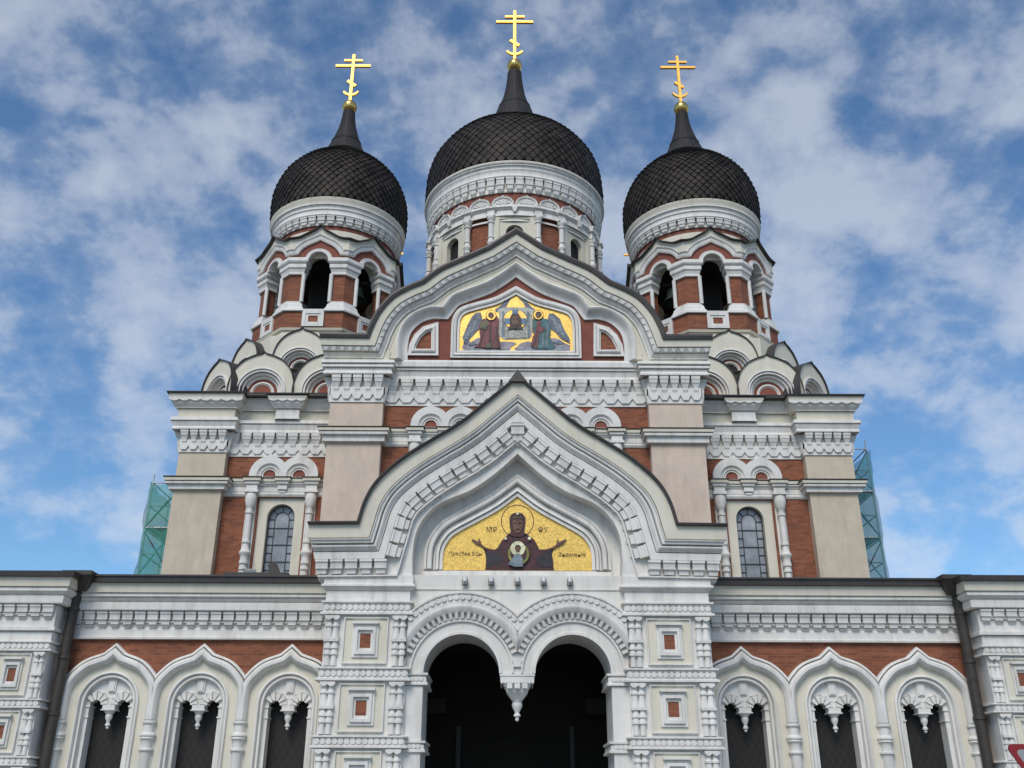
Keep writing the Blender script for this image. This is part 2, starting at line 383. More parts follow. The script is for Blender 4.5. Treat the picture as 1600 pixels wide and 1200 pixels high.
def pillar(name, D, cx, W, bands, loc_parent=None, back=2.4, ztop=None):
    """pier of stacked square panels between paired balusters; bands = [(z top, z bottom)] downwards"""
    x0, x1 = cx - W / 2, cx + W / 2
    mb = MB().at(D); mb.box(x0, x1, -back, 0, 0, ztop, 'white')
    for zt, zb in bands: pillar_band(mb, x0, x1, zt, zb, back)
    o = P(mb, name, loc_parent)
    zones = [(a[1], b[0]) for a, b in zip(bands, bands[1:])]
    for zt, zb in zones:
        zt -= .03; zb += .03; h = zt - zb; zc = (zt + zb) / 2 ; hw = .255 * W
        m = MB().at(D)
        m.prism([(cx - hw - .03, zb + .06), (cx + hw + .03, zb + .06), (cx + hw + .03, zt - .04), (cx - hw - .03, zt - .04)], 0, .075, 'white',
                holes=[[(cx - hw, zb + .09), (cx + hw, zb + .09), (cx + hw, zt - .07), (cx - hw, zt - .07)]])
        m.box(cx - hw, cx + hw, 0, .022, zb + .085, zt - .065, 'cream')
        def rect(a, b): return [(cx - a, zc - b), (cx + a, zc - b), (cx + a, zc + b), (cx - a, zc + b)]
        k = hw / .56
        m.prism(rect(.34 * k, .43 * h / 1.3), 0, .07, 'white', holes=[rect(.27 * k, .35 * h / 1.3)])
        m.prism(rect(.272 * k, .352 * h / 1.3), 0, .12, 'white', holes=[rect(.20 * k, .27 * h / 1.3)])
        m.prism(rect(.202 * k, .272 * h / 1.3), 0, .05, 'white', holes=[rect(.14 * k, .19 * h / 1.3)])
        m.box(cx - .35 * k, cx + .35 * k, 0, .17, zc + .43 * h / 1.3, zc + .43 * h / 1.3 + .05, 'white')
        q = P(m, 'panel', o, smooth=0)
        m = MB().at(D); m.box(cx - .142 * k, cx + .142 * k, 0, .03, zc - .192 * h / 1.3, zc + .192 * h / 1.3, 'brick'); P(m, 'brick_inset', q, smooth=0) if False else P(m, 'brick_inset', o, smooth=0)
        for sg in (-1, 1):
            m = MB().at(D)
            for u in (.10, .275):
                xc = cx + sg * (W / 2 - u * W / 2.2 - .02)
                m.lathe([(r * W / 2.2 * .92, zt - f * h) for f, r in BAL], 'white', xc, .02, 14)
            xa, xb = sorted((cx + sg * (W / 2 - .01), cx + sg * (W / 2 - .40 * W / 2.2)))
            wave(m, xa, xb, zt - .005, .09 * h, 0, .15, .17 * W / 2.2)
            m.box(xa, xb, 0, .13, zc - .02 * h, zc + .035 * h, 'white')
            P(m, 'baluster', o, smooth=40)
    return o
PX0, PX1 = 2.92, 5.12
rows = [(941, 962), (1044, 1065), (1151, 1170), (1259, 1279), (1368, 1389)]
bands = [(zz(a, DP), zz(b, DP)) for a, b in rows]
bands = [b for b in bands if b[1] > .3] + [(.35, 0.03)]
ZG = zz(901, DP)
for sg in (-1, 1): pillar('pillar', DP, sg * (PX0 + PX1) / 2, PX1 - PX0, bands, ztop=ZG)
for sg in (-1, 1):
    mb = MB().at(DP); a, b = sorted((sg * PX0, sg * PX1))
    mb.plan([(a, -2.4), (a, 0), (b, 0), (b, -2.4)], [(.0, zz(899, DP), 'white'), (.10, zz(901, DP), 'white'), (.10, zz(914, DP), 'white'), (.16, zz(916, DP), 'white'), (.16, zz(918.5, DP), 'white'), (.06, zz(922, DP), 'white'), (.03, zz(924, DP), 'white'), (.03, zz(940, DP), 'white'), (0, zz(941, DP), 'white')])
    P(mb, 'pillar_frieze')
# gable line: apex, ogee shoulders, upright haunches, level ends
gp_half = [[(0, 592.5), (80, 658)], [(80, 658), (104, 674), (130, 689), (175, 717.5), (213, 750), (234, 782), (247, 821)], [(247, 821), (327, 822)]]
gpath = sym([pp(25.5, s_) for s_ in gp_half], 7)
K = .0178
mb = MB().at(DP); mb.sweep(gpath, [(0.012, -5.5), (.012, .60), (.06, .62), (.10, .55), (.10, -5.5)], 'roof', m0=.2)
ax, az = gpath[len(gpath) // 2]
mb.add([(-.27, .63, az - .12), (.27, .63, az - .12), (0, .63, az + .26), (-.27, .1, az - .12), (.27, .1, az - .12), (0, .1, az + .26)], [(0, 1, 2), (3, 4, 5), (0, 1, 4, 3), (1, 2, 5, 4), (2, 0, 3, 5)], 'roof')
porch_roof = P(mb, 'porch_roof')
mb = MB().at(DP)
mb.sweep(gpath, [(.01, -2.4), (.01, .50), (-.34, .47), (-.355, .40), (-.355, -2.4)], 'cream', m0=.12)
gable = P(mb, 'porch_gable')
mb = MB().at(DP); m0 = .22
mb.sweep(gpath, [(-.375, -2.4), (-.375, .48), (-.395, .48), (-.41, .42), (-.47, .42), (-.48, .40), (-.50, -2.4)], 'white', m0=m0)
mb.sweep(gpath, [(-.52, -2.4), (-.52, .37), (-.56, .37), (-.60, .34), (-.64, .27), (-.655, .27), (-.66, .25), (-.66, -2.4)], 'white', m0=m0)
mb.sweep(gpath, [(-.68, -2.4), (-.68, .235), (-.70, .26), (-.87, .245), (-.885, .2), (-.885, -2.4)], 'white', m0=m0)
mb.sweep(gpath, [(-.90, -2.4), (-.90, .04), (-1.40, .04), (-1.40, -2.4)], 'white', m0=m0)
mb.sweep(gpath, [(-1.30, 0), (-1.30, .17), (-1.335, .17), (-1.335, 0)], 'white', m0=m0)
P(mb, 'gable_moulding', gable)
mb = MB().at(DP)
op = offset(gpath, -.89, m0=m0)
pts, st = resample(op, .395)
for (px, pz), d in pts:
    if abs(px) < .25: continue
    n_ = (-d.y, d.x)
    corbel_a(mb, lambda u, b, t: (px + d.x * u - n_[0] * t, b, pz + d.y * u - n_[1] * t), st, .46, .27)
za = op[len(op) // 2][1]
corbel_a(mb, lambda u, b, t: (u, b, za - .08 - t), .46, .62, .30)
mb.prism([(-.2, za - .1), (.2, za - .1), (0, za + .1)], 0, .3, 'white')
P(mb, 'corbel_table', gable, smooth=0)
inner = sym([pp(26.0, [(0, 709), (35, 740), (73, 766), (118, 785), (144, 807), (159, 835), (164, 868), (164, 900)])], 6)
outer_g = [p for p in offset(gpath, -.45) if abs(p[0]) < 3.9]
zb_ = zz(900, 26.0)
mb = MB().at(DP)
mb.prism([(-PX1 + .02, zb_), *[(x, z) for x, z in inner][0:0], (-inner[-1][0] - .0, zb_)] + inner[1:-1] + [(inner[-1][0], zb_), (PX1 - .02, zb_), (PX1 - .02, gpath[0][1] - .5)] + [p for p in reversed(outer_g)] + [(-PX1 + .02, gpath[0][1] - .5)], -.55, .02, 'white')
mb.box(-3.2, 3.2, -.75, -.553, zb_ - .1, az - .6, 'white') if False else None
back_out = [(x, z + .12) for x, z in inner]; mb.prism(back_out, -.75, -.55, 'white')
P(mb, 'gable_wall', gable)
# mosaic and its mouldings
DM_ = DP + .5
mpath = sym([pp(DM_, [(0, 775), (30, 797), (62, 815), (95, 833), (108, 845), (116, 862), (118, 891)])], 6)
mb = MB().at(DP)
for pr in ([(-.02, -.56), (-.02, -.43), (.07, -.43), (.07, -.56)], [(.09, -.56), (.09, -.37), (.17, -.40), (.17, -.56)], [(.19, -.56), (.19, -.47), (.25, -.47), (.25, -.56)],
           [(.27, -.56), (.27, -.36), (.30, -.32), (.37, -.32), (.41, -.37), (.41, -.56)], [(.43, -.56), (.43, -.40), (.5, -.40), (.5, -.56)]):
    mb.sweep(mpath, pr, 'white')
zl0, zl1 = zz(898, DP + .3), zz(891, DP + .35)
mb.box(-2.6, 2.6, -.56, -.38, zl0 - .05, zl1 - .03, 'white'); mb.box(-2.2, 2.2, -.56, -.43, zl1 - .032, zl1, 'white')
mb.box(-2.55, 2.55, -.56, -.33, zl0 - .1, zl0 - .052, 'white')
P(mb, 'mosaic_frame', gable)
mb = MB().at(DP); mb.prism(mpath, -.56, -.50, 'mosaic_gold'); icon = P(mb, 'mosaic', smooth=0)
MB0 = -.50
def fig(name, par, D, b, shapes, flip=False):
    """flat pieces of mosaic, each layer a little prouder than the one below; outlines as (offset, row)"""
    m = MB().at(D - (-b) if False else D)
    for i, (k, pts_) in enumerate(shapes):
        q = pp(D - b, pts_)
        m.prism(q, b - .02, b + .006 * (i + 1), k)
    return P(m, name, par, smooth=0)
Z2 = 6.154
def zp(lst, ox=680, oy=760, s=Z2, cx=808): return [(ox + x / s - cx, oy + y / s) for x, y in lst]
def disc(cx, cy, r, n=20, ry=None): return [(cx + r * math.cos(2 * math.pi * i / n), cy - (ry or r) * math.sin(2 * math.pi * i / n)) for i in range(n)]
def ringp(mb_, D, b, k, cx, cy, r0, r1, off, n=28, zf=None):
    q0 = pp(D - b, zp(disc(cx, cy, r0, n))); q1 = pp(D - b, zp(disc(cx, cy, r1, n))); mb_.prism(q1, b - .02, b + off, k, holes=[q0])
m = MB().at(DP); ringp(m, DP, MB0, 'm_ink', 790, 335, 152, 160, .006); P(m, 'halo_ring', icon, smooth=0)
robe = [(480, 806), (488, 700), (478, 640), (455, 590), (480, 585), (520, 600), (570, 610), (600, 590), (640, 520), (690, 470), (725, 440), (712, 360), (712, 300), (735, 265), (790, 245), (840, 262), (868, 300), (868, 360), (855, 440), (890, 465), (950, 510), (985, 570), (1000, 605), (1060, 605), (1110, 590), (1135, 580), (1140, 600), (1122, 650), (1135, 730), (1140, 806)]
fig('robed_figure', icon, DP, MB0, [('m_robe', zp(robe)),
    ('m_robedark', zp([(490, 700), (490, 630), (560, 640), (640, 660), (660, 720), (560, 760), (500, 790)])), ('m_robedark', zp([(1125, 700), (1110, 620), (1040, 640), (960, 700), (1000, 770), (1120, 780)])),
    ('m_skin', zp([(740, 330), (745, 300), (790, 285), (835, 300), (842, 340), (835, 400), (815, 440), (790, 450), (765, 440), (745, 400)])),
    ('m_hair', zp([(740, 310), (790, 298), (840, 310), (838, 325), (790, 312), (744, 326)])),
    ('m_hair', zp([(755, 350), (780, 350), (780, 357), (755, 357)])), ('m_hair', zp([(800, 350), (826, 350), (826, 357), (800, 357)])), ('m_hair', zp([(772, 408), (808, 408), (806, 415), (774, 415)])),
    ('m_skin', zp([(350, 520), (360, 512), (400, 530), (418, 540), (412, 508), (425, 506), (445, 560), (480, 590), (500, 620), (470, 600), (430, 575), (390, 560)])),
    ('m_skin', zp([(1258, 512), (1250, 508), (1215, 525), (1190, 540), (1180, 508), (1172, 520), (1165, 560), (1130, 585), (1110, 610), (1150, 595), (1190, 575), (1230, 550)])),
    ('m_halolite', zp(disc(790, 265, 14, 8))), ('m_halolite', zp(disc(676, 505, 14, 8))), ('m_halolite', zp(disc(903, 505, 16, 8)))])
fig('medallion', icon, DP, MB0 + .075, [('m_greenglow', zp(disc(800, 650, 105, 18))), ('m_robe', zp(disc(800, 650, 80, 18))), ('m_halolite', zp(disc(793, 597, 70))), ('m_hair', zp(disc(793, 592, 30, 12))), ('m_skin', zp(disc(793, 606, 22, 12, 30))),
    ('m_greyblue', zp([(735, 700), (770, 650), (815, 650), (845, 710), (840, 770), (770, 775), (700, 750)]))])
def text(name, s_, px, py, size, D, b, par, cx=808, k='m_ink'):
    cu = bpy.data.curves.new(name, 'FONT'); cu.body = s_; cu.size = size; cu.extrude = .006; cu.align_x = 'CENTER'; cu.align_y = 'CENTER'
    cu.materials.append(MATS[k]); tmp = bpy.data.objects.new(name + '_curve', cu); scene.collection.objects.link(tmp); bpy.context.view_layer.update()
    me = bpy.data.meshes.new_from_object(tmp.evaluated_get(bpy.context.evaluated_depsgraph_get())); bpy.data.objects.remove(tmp)
    o = bpy.data.objects.new(name, me); scene.collection.objects.link(o)
    (x, z), = pp(D - b, [(px - cx, py)]); o.location = (x, D - D0 - b - .004, z); o.rotation_euler = (R(90), 0, 0); o.parent = par; return o
text('lettering', 'М҃Р', 768, 828.5, .21, DP, MB0, icon); text('lettering', 'Ѳ҃У', 848, 828.5, .21, DP, MB0, icon)
text('lettering', 'Прест҃ая Бц҃ы', 727, 866, .152, DP, MB0, icon); text('lettering', 'Знаменіе', 893.5, 866.5, .175, DP, MB0, icon)
# double arch with hanging boss
DA = 26.12; AR, AC = 1.015, 1.47
zs = zz(1052, DA); zt_ = zz(899, DA)
mb = MB().at(DP)
ol = [(-2.93, zt_), (-2.93, zs), (-AC - AR, zs)] + arc(-AC, zs, AR, 180, 0, 28)[1:-1] + [(-AC + AR, zs), (AC - AR, zs)] + arc(AC, zs, AR, 180, 0, 28)[1:-1] + [(AC + AR, zs), (2.93, zs), (2.93, zt_)]
mb.prism(ol, -1.75, -.12, 'ivory')
mb.box(-2.93, 2.93, -.13, -.085, zz(922, DA), zz(920, DA), 'ivory')
pw = P(mb, 'portal_wall', smooth=50)
for sg in (-1, 1):
    cl = (0, 2.925) if sg > 0 else (-2.925, 0)
    def ring(mbq, r0, r1, prof, k='white'):
        tm = math.degrees(math.acos(max(-1, -AC / r0))) if r0 > AC else 180
        a0, a1 = (tm, 0) if sg > 0 else (180, 180 - tm)
        mbq.sweep(arc(sg * AC, zs, r0, a0, a1, 36), prof, k, clamp=cl)
    mb = MB().at(DP)
    ring(mb, AR, 0, [(-.02, -.2), (-.02, -.065), (.05, -.065), (.06, -.09), (.06, -.2)])
    ring(mb, 1.325, 0, [(0, -.2), (0, -.06), (.05, -.05), (.05, -.2)])
    ring(mb, 1.56, 0, [(0, -.2), (0, .0), (.035, .03), (.035, -.2)])
    ring(mb, 1.60, 0, [(0, -.2), (0, .02), (.08, .075), (.13, .085), (.155, .075), (.155, -.2)])
    ring(mb, 1.76, 0, [(0, -.2), (0, .06), (.05, .06), (.05, -.2)])
    ring(mb, 1.82, 0, [(0, -.2), (0, .03), (.27, .03), (.27, -.2)])
    ring(mb, 2.05, 0, [(0, -.2), (0, .075), (.045, .075), (.045, -.2)])
    nD = 20
    for i in range(-2, nD + 3):
        th = 90 + (i - nD / 2) * 6.2; c, s_ = math.cos(R(th)), math.sin(R(th)); x_ = sg * AC + 1.46 * c
        if abs(x_) < .09 or abs(x_) > 2.86 or x_ * sg < 0: continue
        mb.hexa(lambda u, b, t: (sg * AC + (1.55 - t) * c - s_ * u, b, zs + (1.55 - t) * s_ + c * u), .042, .03, .042, -.02, 0, .15, 'white', back=-.2)
    for i in range(-4, 21):
        th = 90 + (i - 8) * 5.0; c, s_ = math.cos(R(th)), math.sin(R(th)); x_ = sg * AC + 1.95 * c
        if abs(x_) < .08 or abs(x_) > 2.85 or x_ * sg < 0: continue
        mb.prism(arc(x_, zs + 1.95 * s_, .068, 0, 360, 10)[:-1], 0, .075, 'white')
    P(mb, 'portal_arch', pw, smooth=40)
    # jamb column under the arch springing
    mb = MB().at(DP); a, b = sorted((sg * (AC + AR - .02), sg * 2.93))
    mb.box(a, b, -1.75, -.12, 0, zs - .33, 'white')
    for y0, y1 in ((1052, 1071), (1158, 1176), (1264, 1283)):
        za_, zb2 = zz(y0, DA) - .002, zz(y1, DA); h_ = za_ - zb2
        if zb2 < .2: continue
        a2 = a - (.06 if sg > 0 else 0); b2 = b + (.06 if sg < 0 else 0)
        mb.plan([(a2, -1.75), (a2, -.12), (b2, -.12), (b2, -1.75)], [(-.05, za_ + .004, 'white'), (.06, za_, 'white'), (.06, za_ - .05, 'white'), (.02, za_ - .07, 'white'), (.02, zb2 + .08, 'white'), (.06, zb2 + .05, 'white'), (.06, zb2, 'white'), (-.06, zb2 - .02, 'white')])
        scallops(mb, a, b, za_ - .5 * h_, .06, -.12, -.07)
    P(mb, 'portal_column')
mb = MB().at(DP)
mb.plan([(-.42, -1.7), (-.42, -.12), (.42, -.12), (.42, -1.7)], [(-.05, zs + .003, 'white'), (.04, zs - .001, 'white'), (.04, zs - .07, 'white'), (.02, zs - .09, 'white'), (.02, zs - .2, 'white'), (-.02, zs - .22, 'white')])
wave(mb, -.44, .44, zs - .19, .07, -.14, -.095, .09)
z_ = zs - .22
for (w0, w1, h0, h1) in ((.38, .33, 0, .12), (.31, .27, .12, .25), (.27, .14, .25, .42)):
    mb.add([(sx * wv, -.51 + sb * wv, z_ - hv) for hv, wv in ((h0, w0), (h1, w1)) for sx, sb in ((-1, -1), (1, -1), (1, 1), (-1, 1))], [(0, 1, 2, 3), (4, 5, 6, 7), (0, 1, 5, 4), (1, 2, 6, 5), (2, 3, 7, 6), (3, 0, 4, 7)], 'white')
for i in range(3):
    for sx in (-1, 1): mb.box((i - 1) * .2 - .07, (i - 1) * .2 + .07, -.16, -.10, z_ - .16, z_ - .02, 'white') if sx > 0 else None
z_ -= .42
mb.lathe([(.0, z_), (.13, z_), (.145, z_ - .03), (.12, z_ - .05), (.14, z_ - .1), (.13, z_ - .18), (.07, z_ - .28), (.055, z_ - .33), (.09, z_ - .36), (.09, z_ - .4), (.05, z_ - .42), (.045, z_ - .45), (.05, z_ - .5), (.0, z_ - .54)], 'white', 0, -.51, 16)
mb.prism([(-.22, zs + .50), (.22, zs + .50), (.08, zs + .22), (-.08, zs + .22)], -.13, -.08, 'white')
mb.box(-.12, .12, -.13, -.055, zs + .16, zs + .22, 'white')
P(mb, 'hanging_boss', pw, smooth=40)
# dark porch interior
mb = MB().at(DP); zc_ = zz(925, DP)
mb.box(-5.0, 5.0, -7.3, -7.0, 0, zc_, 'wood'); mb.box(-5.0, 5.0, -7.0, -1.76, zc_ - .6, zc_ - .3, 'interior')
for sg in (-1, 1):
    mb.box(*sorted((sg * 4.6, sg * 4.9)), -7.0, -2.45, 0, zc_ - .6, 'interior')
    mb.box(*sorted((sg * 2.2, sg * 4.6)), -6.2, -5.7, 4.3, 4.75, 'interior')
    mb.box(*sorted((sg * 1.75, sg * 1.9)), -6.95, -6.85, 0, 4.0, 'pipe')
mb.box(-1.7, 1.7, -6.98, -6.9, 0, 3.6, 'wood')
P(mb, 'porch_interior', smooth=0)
# ================================================================== low side wings
DW = 28.2
WX = (6.39, 8.895, 11.40); WH = 1.2525
ztop = zz(1001, DW)
EAVE = [(901, .66, 'roof'), (912, .64, 'roof'), (912.3, .54, 'cream'), (928, .50, 'cream'), (929, .42, 'white'), (931, .45, 'white'), (934, .45, 'white'), (936, .41, 'white'), (941, .36, 'white'), (943, .30, 'white'),
        (945, .34, 'white'), (955, .33, 'white'), (957, .29, 'white'), (957.5, .06, 'white'), (984, .05, 'white'), (985, .07, 'white'), (997, .07, 'white'), (998, .13, 'white'), (1001, .12, 'white'), (1002, .0, 'white')]
zW = lambda y: zz(y, DW)
CZ = zW(1053) - .84                       # centre of the round inner arch
SILL = 1.35
def shell_window(cx, cl):
    """twin-lobed opening under an ogee hood"""
    Xo = [(0, zW(1009)), (.31, zW(1024))], [(.31, zW(1024)), (.80, zW(1034.5)), (1.13, zW(1050)), (1.35, zW(1068)), (1.42, zW(1090)), (1.42, zW(1128))]
    hp = [(x + cx, z) for x, z in sym(list(Xo), 7)]
    m = MB().at(DW)
    for pr in ([(0, -.1), (0, .17), (-.06, .19), (-.075, .14), (-.075, -.1)], [(-.095, -.1), (-.095, .15), (-.11, .23), (-.17, .27), (-.24, .27), (-.30, .22), (-.33, .13), (-.33, -.1)]):
        m.sweep(hp, pr, 'white', clamp=cl)
    o = P(m, 'window_hood')
    m = MB().at(DW)
    inn = [p for p in offset(hp, -.25)]
    body = [(cx - 1.12, .9)] + [p for p in inn if p[1] > zW(1128) - .01 and abs(p[0] - cx) < 1.2] + [(cx + 1.12, .9)]
    hole = [(cx - .80, SILL)] + arc(cx, CZ, .80, 180, 0, 24) + [(cx + .80, SILL)]
    m.prism(body, -.3, .06, 'cream', holes=[hole]); P(m, 'window_surround', o)
    m = MB().at(DW)
    ap = [(cx - .80, SILL)] + arc(cx, CZ, .80, 180, 0, 28) + [(cx + .80, SILL)]
    m.sweep(ap, [(.05, -.3), (.05, .13), (.0, .15), (-.03, .10), (-.03, -.3)], 'white'); m.sweep(ap, [(-.033, -.3), (-.033, .05), (-.06, .09), (-.11, .09), (-.13, .04), (-.13, -.3)], 'white')
    P(m, 'archivolt', o)
    zl = zW(1104); m = MB().at(DW)
    ty = [(cx - .69, zl)] + [p for p in arc(cx, CZ, .69, 180, 0, 28) if p[1] > zl + .01] + [(cx + .69, zl), (cx + .56, zl)] + arc(cx + .365, zl, .195, 0, 180, 12) + arc(cx - .365, zl, .195, 0, 180, 12) + [(cx - .56, zl)]
    m.prism(ty, -.35, -.08, 'white')
    for s_ in (-1, 1):
        lx = cx + s_ * .365
        for i in range(6):
            th = R(12 + i * 31.2); c, sn = math.cos(th), math.sin(th)
            if abs(lx + .3 * c - cx) > .62: continue
            m.hexa(lambda u, b, t: (lx + c * t - sn * u, b, zl + sn * t + c * u), .026, .0, .06, .0, .13, .33, 'white', back=-.3)
            if abs(lx + .3 * c - cx) > .1: m.hexa(lambda u, b, t: (lx + c * t - sn * u, b, zl + sn * t + c * u), .085, -.055, .10, -.055, .345, .37, 'white', back=-.1)
    m.prism([(cx - .10, zl + .34), (cx + .10, zl + .34), (cx + .13, CZ + .66), (cx - .13, CZ + .66)], -.1, -.03, 'white')
    m.prism([(cx - .065, zl + .37), (cx + .065, zl + .37), (cx + .08, CZ + .60), (cx - .08, CZ + .60)], -.05, -.005, 'white')
    P(m, 'shell_tympanum', o, smooth=0)
    m = MB().at(DW)
    m.box(cx - .17, cx + .17, -.34, .0, zl - .12, zl + .02, 'white'); m.box(cx - .2, cx + .2, -.36, .03, zl - .15, zl - .12, 'white')
    z = zl - .15
    m.lathe([(0, z), (.15, z), (.13, z - .05), (.085, z - .09), (.10, z - .12), (.095, z - .2), (.05, z - .28), (.045, z - .33), (.075, z - .36), (.07, z - .4), (.03, z - .42), (.045, z - .46), (0, z - .5)], 'white', cx, -.15, 14)
    P(m, 'hanging_boss', o, smooth=40)
    m = MB().at(DW)
    for s_ in (-1, 1):
        a, b = sorted((cx + s_ * .56, cx + s_ * .675)); m.box(a, b, -.45, -.06, SILL, zl, 'white')
        a, b = sorted((cx + s_ * .535, cx + s_ * .675))
        m.box(a, b, -.47, -.03, zl - .06, zl - .02, 'white'); m.box(a, b, -.47, -.03, zl - .34, zl - .30, 'white')
    m.box(cx - .85, cx + .85, -.3, .16, SILL - .14, SILL, 'white')
    P(m, 'jamb', o, smooth=0)
    m = MB().at(DW); m.box(cx - .7, cx + .7, -.52, -.46, SILL, CZ + .75, 'lattice'); P(m, 'lattice_glazing', o, smooth=0)
def wing_column(cx):
    m = MB().at(DW); z0 = zW(1129)
    pr = [(.13, z0 + .1), (.15, z0), (.19, z0 - .01), (.20, z0 - .05), (.19, z0 - .08), (.15, z0 - .09), (.15, z0 - .30), (.18, z0 - .33), (.215, z0 - .36), (.22, z0 - .40), (.19, z0 - .43), (.205, z0 - .47), (.17, z0 - .5),
          (.15, z0 - .53), (.16, z0 - .72), (.20, z0 - .74), (.20, z0 - .78), (.16, z0 - .80), (.15, z0 - .84), (.15, 1.3), (.2, 1.25), (.22, 1.1), (.22, .9)]
    m.lathe(pr, 'white', cx, .1, 18); m.box(cx - .18, cx + .18, -.1, .09, .9, z0, 'white'); P(m, 'column', smooth=40)
for sg in (-1, 1):
    xa, xb = sorted((sg * 5.05, sg * 13.2))
    mb = MB().at(DW)
    holes = [[(sg * c - .79, SILL - .05)] + arc(sg * c, CZ, .79, 180, 0, 20) + [(sg * c + .79, SILL - .05)] for c in WX]
    mb.prism([(xa, .02), (xb, .02), (xb, ztop + .3), (xa, ztop + .3)], -.55, 0, 'brick', holes=holes)
    wl = P(mb, 'wing_wall', smooth=0)
    mb = MB().at(DW); mb.plan([(xa, 0), (xb, 0)], [(.05, .92, 'white'), (.3, .9, 'white'), (.3, .75, 'white'), (.22, .7, 'white'), (.22, .01, 'white')]); P(mb, 'plinth', wl)
    mb = MB().at(DW); mb.plan([(xa, 0), (xb, 0)], [(b, zz(y, DW - b), k) for y, b, k in EAVE])
    n = 22; p = 8.0 / n
    for i in range(n):
        c = sg * (5.2 + (i + .5) * p); z0 = zz(958, DW - .25)
        corbel_a(mb, lambda u, b, t: (c + u, b, z0 - t), p, zz(958, DW) - zz(982, DW), .26)
    mb.box(xa, xb, 0, .14, zW(976.5), zW(975), 'white')
    P(mb, 'wing_cornice', smooth=35)
    mb = MB().at(DW); ze = zz(901, DW - .66)
    mb.add([(xa, .7, ze + .01), (xb, .7, ze + .01), (xb, -5.6, ze + .55), (xa, -5.6, ze + .55), (xa, .7, ze - .04), (xb, .7, ze - .04), (xb, -5.6, ze), (xa, -5.6, ze)],
           [(0, 1, 2, 3), (4, 5, 6, 7), (0, 1, 5, 4), (1, 2, 6, 5), (2, 3, 7, 6), (3, 0, 4, 7)], 'roof')
    P(mb, 'wing_roof', smooth=0)
    for i, c in enumerate(WX):
        cl = [sg * c - WH, sg * c + WH]
        if i == 2: cl[1 if sg > 0 else 0] = sg * 13
        shell_window(sg * c, cl)
    for c in (WX[0] - WH, WX[0] + WH, WX[1] + WH, WX[2] + WH): wing_column(sg * c)
    # end pavilion with the same stacked panels
    DV = 27.4; VB = [(1006, 1021), (1096, 1110), (1186, 1200), (1276, 1290), (1366, 1380)]
    bd = [(zz(a, DV), zz(b, DV)) for a, b in VB]; bd = [b for b in bd if b[1] > .3] + [(.4, .05)]
    pillar('pillar', DV, sg * 13.88, 1.72, bd, ztop=zz(1003, DV), back=3)
    pillar('pillar', DV, sg * 16.4, 1.72, bd, ztop=zz(1003, DV), back=3)
    PV = [(895, .60, 'roof'), (903, .58, 'roof'), (903.3, .48, 'cream'), (919, .44, 'cream'), (920, .36, 'white'), (922, .39, 'white'), (926, .39, 'white'), (931, .30, 'white'), (933, .24, 'white'), (935, .28, 'white'), (945, .27, 'white'),
          (947, .23, 'white'), (947.5, .06, 'white'), (972, .05, 'white'), (982, .05, 'white'), (983, .12, 'white'), (988, .12, 'white'), (989, .04, 'white'), (1006, .04, 'white')]
    xa, xb = sorted((sg * 13.02, sg * 19)); mb = MB().at(DV); ent(mb, xa, xb, DV, PV, back=3)
    p = .36
    for i in range(14):
        c = sg * (13.02 + (i + .4) * p); z0 = zz(948, DV - .22)
        corbel_a(mb, lambda u, b, t: (c + u, b, z0 - t), p, zz(948, DV) - zz(969, DV), .22)
    mb.box(xa, xb, -.1, .12, zz(964.5, DV), zz(963, DV), 'white')
    P(mb, 'pavilion_cornice')
    mb = MB().at(DV); xa, xb = sorted((sg * 14.7, sg * 19)); mb.box(xa, xb, -3, -.1, 0, zz(1003, DV), 'white'); P(mb, 'pavilion_wall', smooth=0)
    # rainwater pipe in the corner
    mb = MB().at(DW); zt = zz(925, 27.85); xp = sg * 12.72; bp_ = .38
    mb.tube([(xp - sg * .12, bp_ + .08, zt + .25), (xp - sg * .08, bp_ + .05, zt), (xp, bp_, zt - .5), (xp, bp_, 0.2)], .145, 'pipe', 14)
    for z in (zt - .55, zt - 1.9, zt - 3.4, 1.4): mb.lathe([(.145, z + .05), (.175, z + .04), (.175, z - .04), (.145, z - .05)], 'pipe', xp, bp_, 14)
    dp = P(mb, 'downpipe', smooth=40)
    mb = MB().at(DW); z = zz(897, 27.5); xh = xp - sg * .16
    mb.add([(xh + sx * hw, bb, zq) for zq, hw, ba, bz in ((z, .42, .15, .95), (z - .12, .42, .15, .95), (z - .52, .19, .22, .66)) for sx, bb in ((-1, ba), (1, ba), (1, bz), (-1, bz))],
           [(0, 1, 2, 3), (8, 9, 10, 11)] + [(i + q, i + (q + 1) % 4, i + 4 + (q + 1) % 4, i + 4 + q) for i in (0, 4) for q in range(4)], 'pipe')
    P(mb, 'rainwater_head', dp, smooth=0)
    mb = MB().at(DW); xq = sg * 5.32; z = zz(903, 27.5)
    mb.box(*sorted((xq - sg * .16, xq + sg * .22)), .3, .74, z - .22, z + .06, 'pipe'); mb.tube([(xq, .55, z - .2), (xq - sg * .06, .5, z - .62)], .11, 'pipe', 10)
    P(mb, 'gutter_outlet', smooth=40)
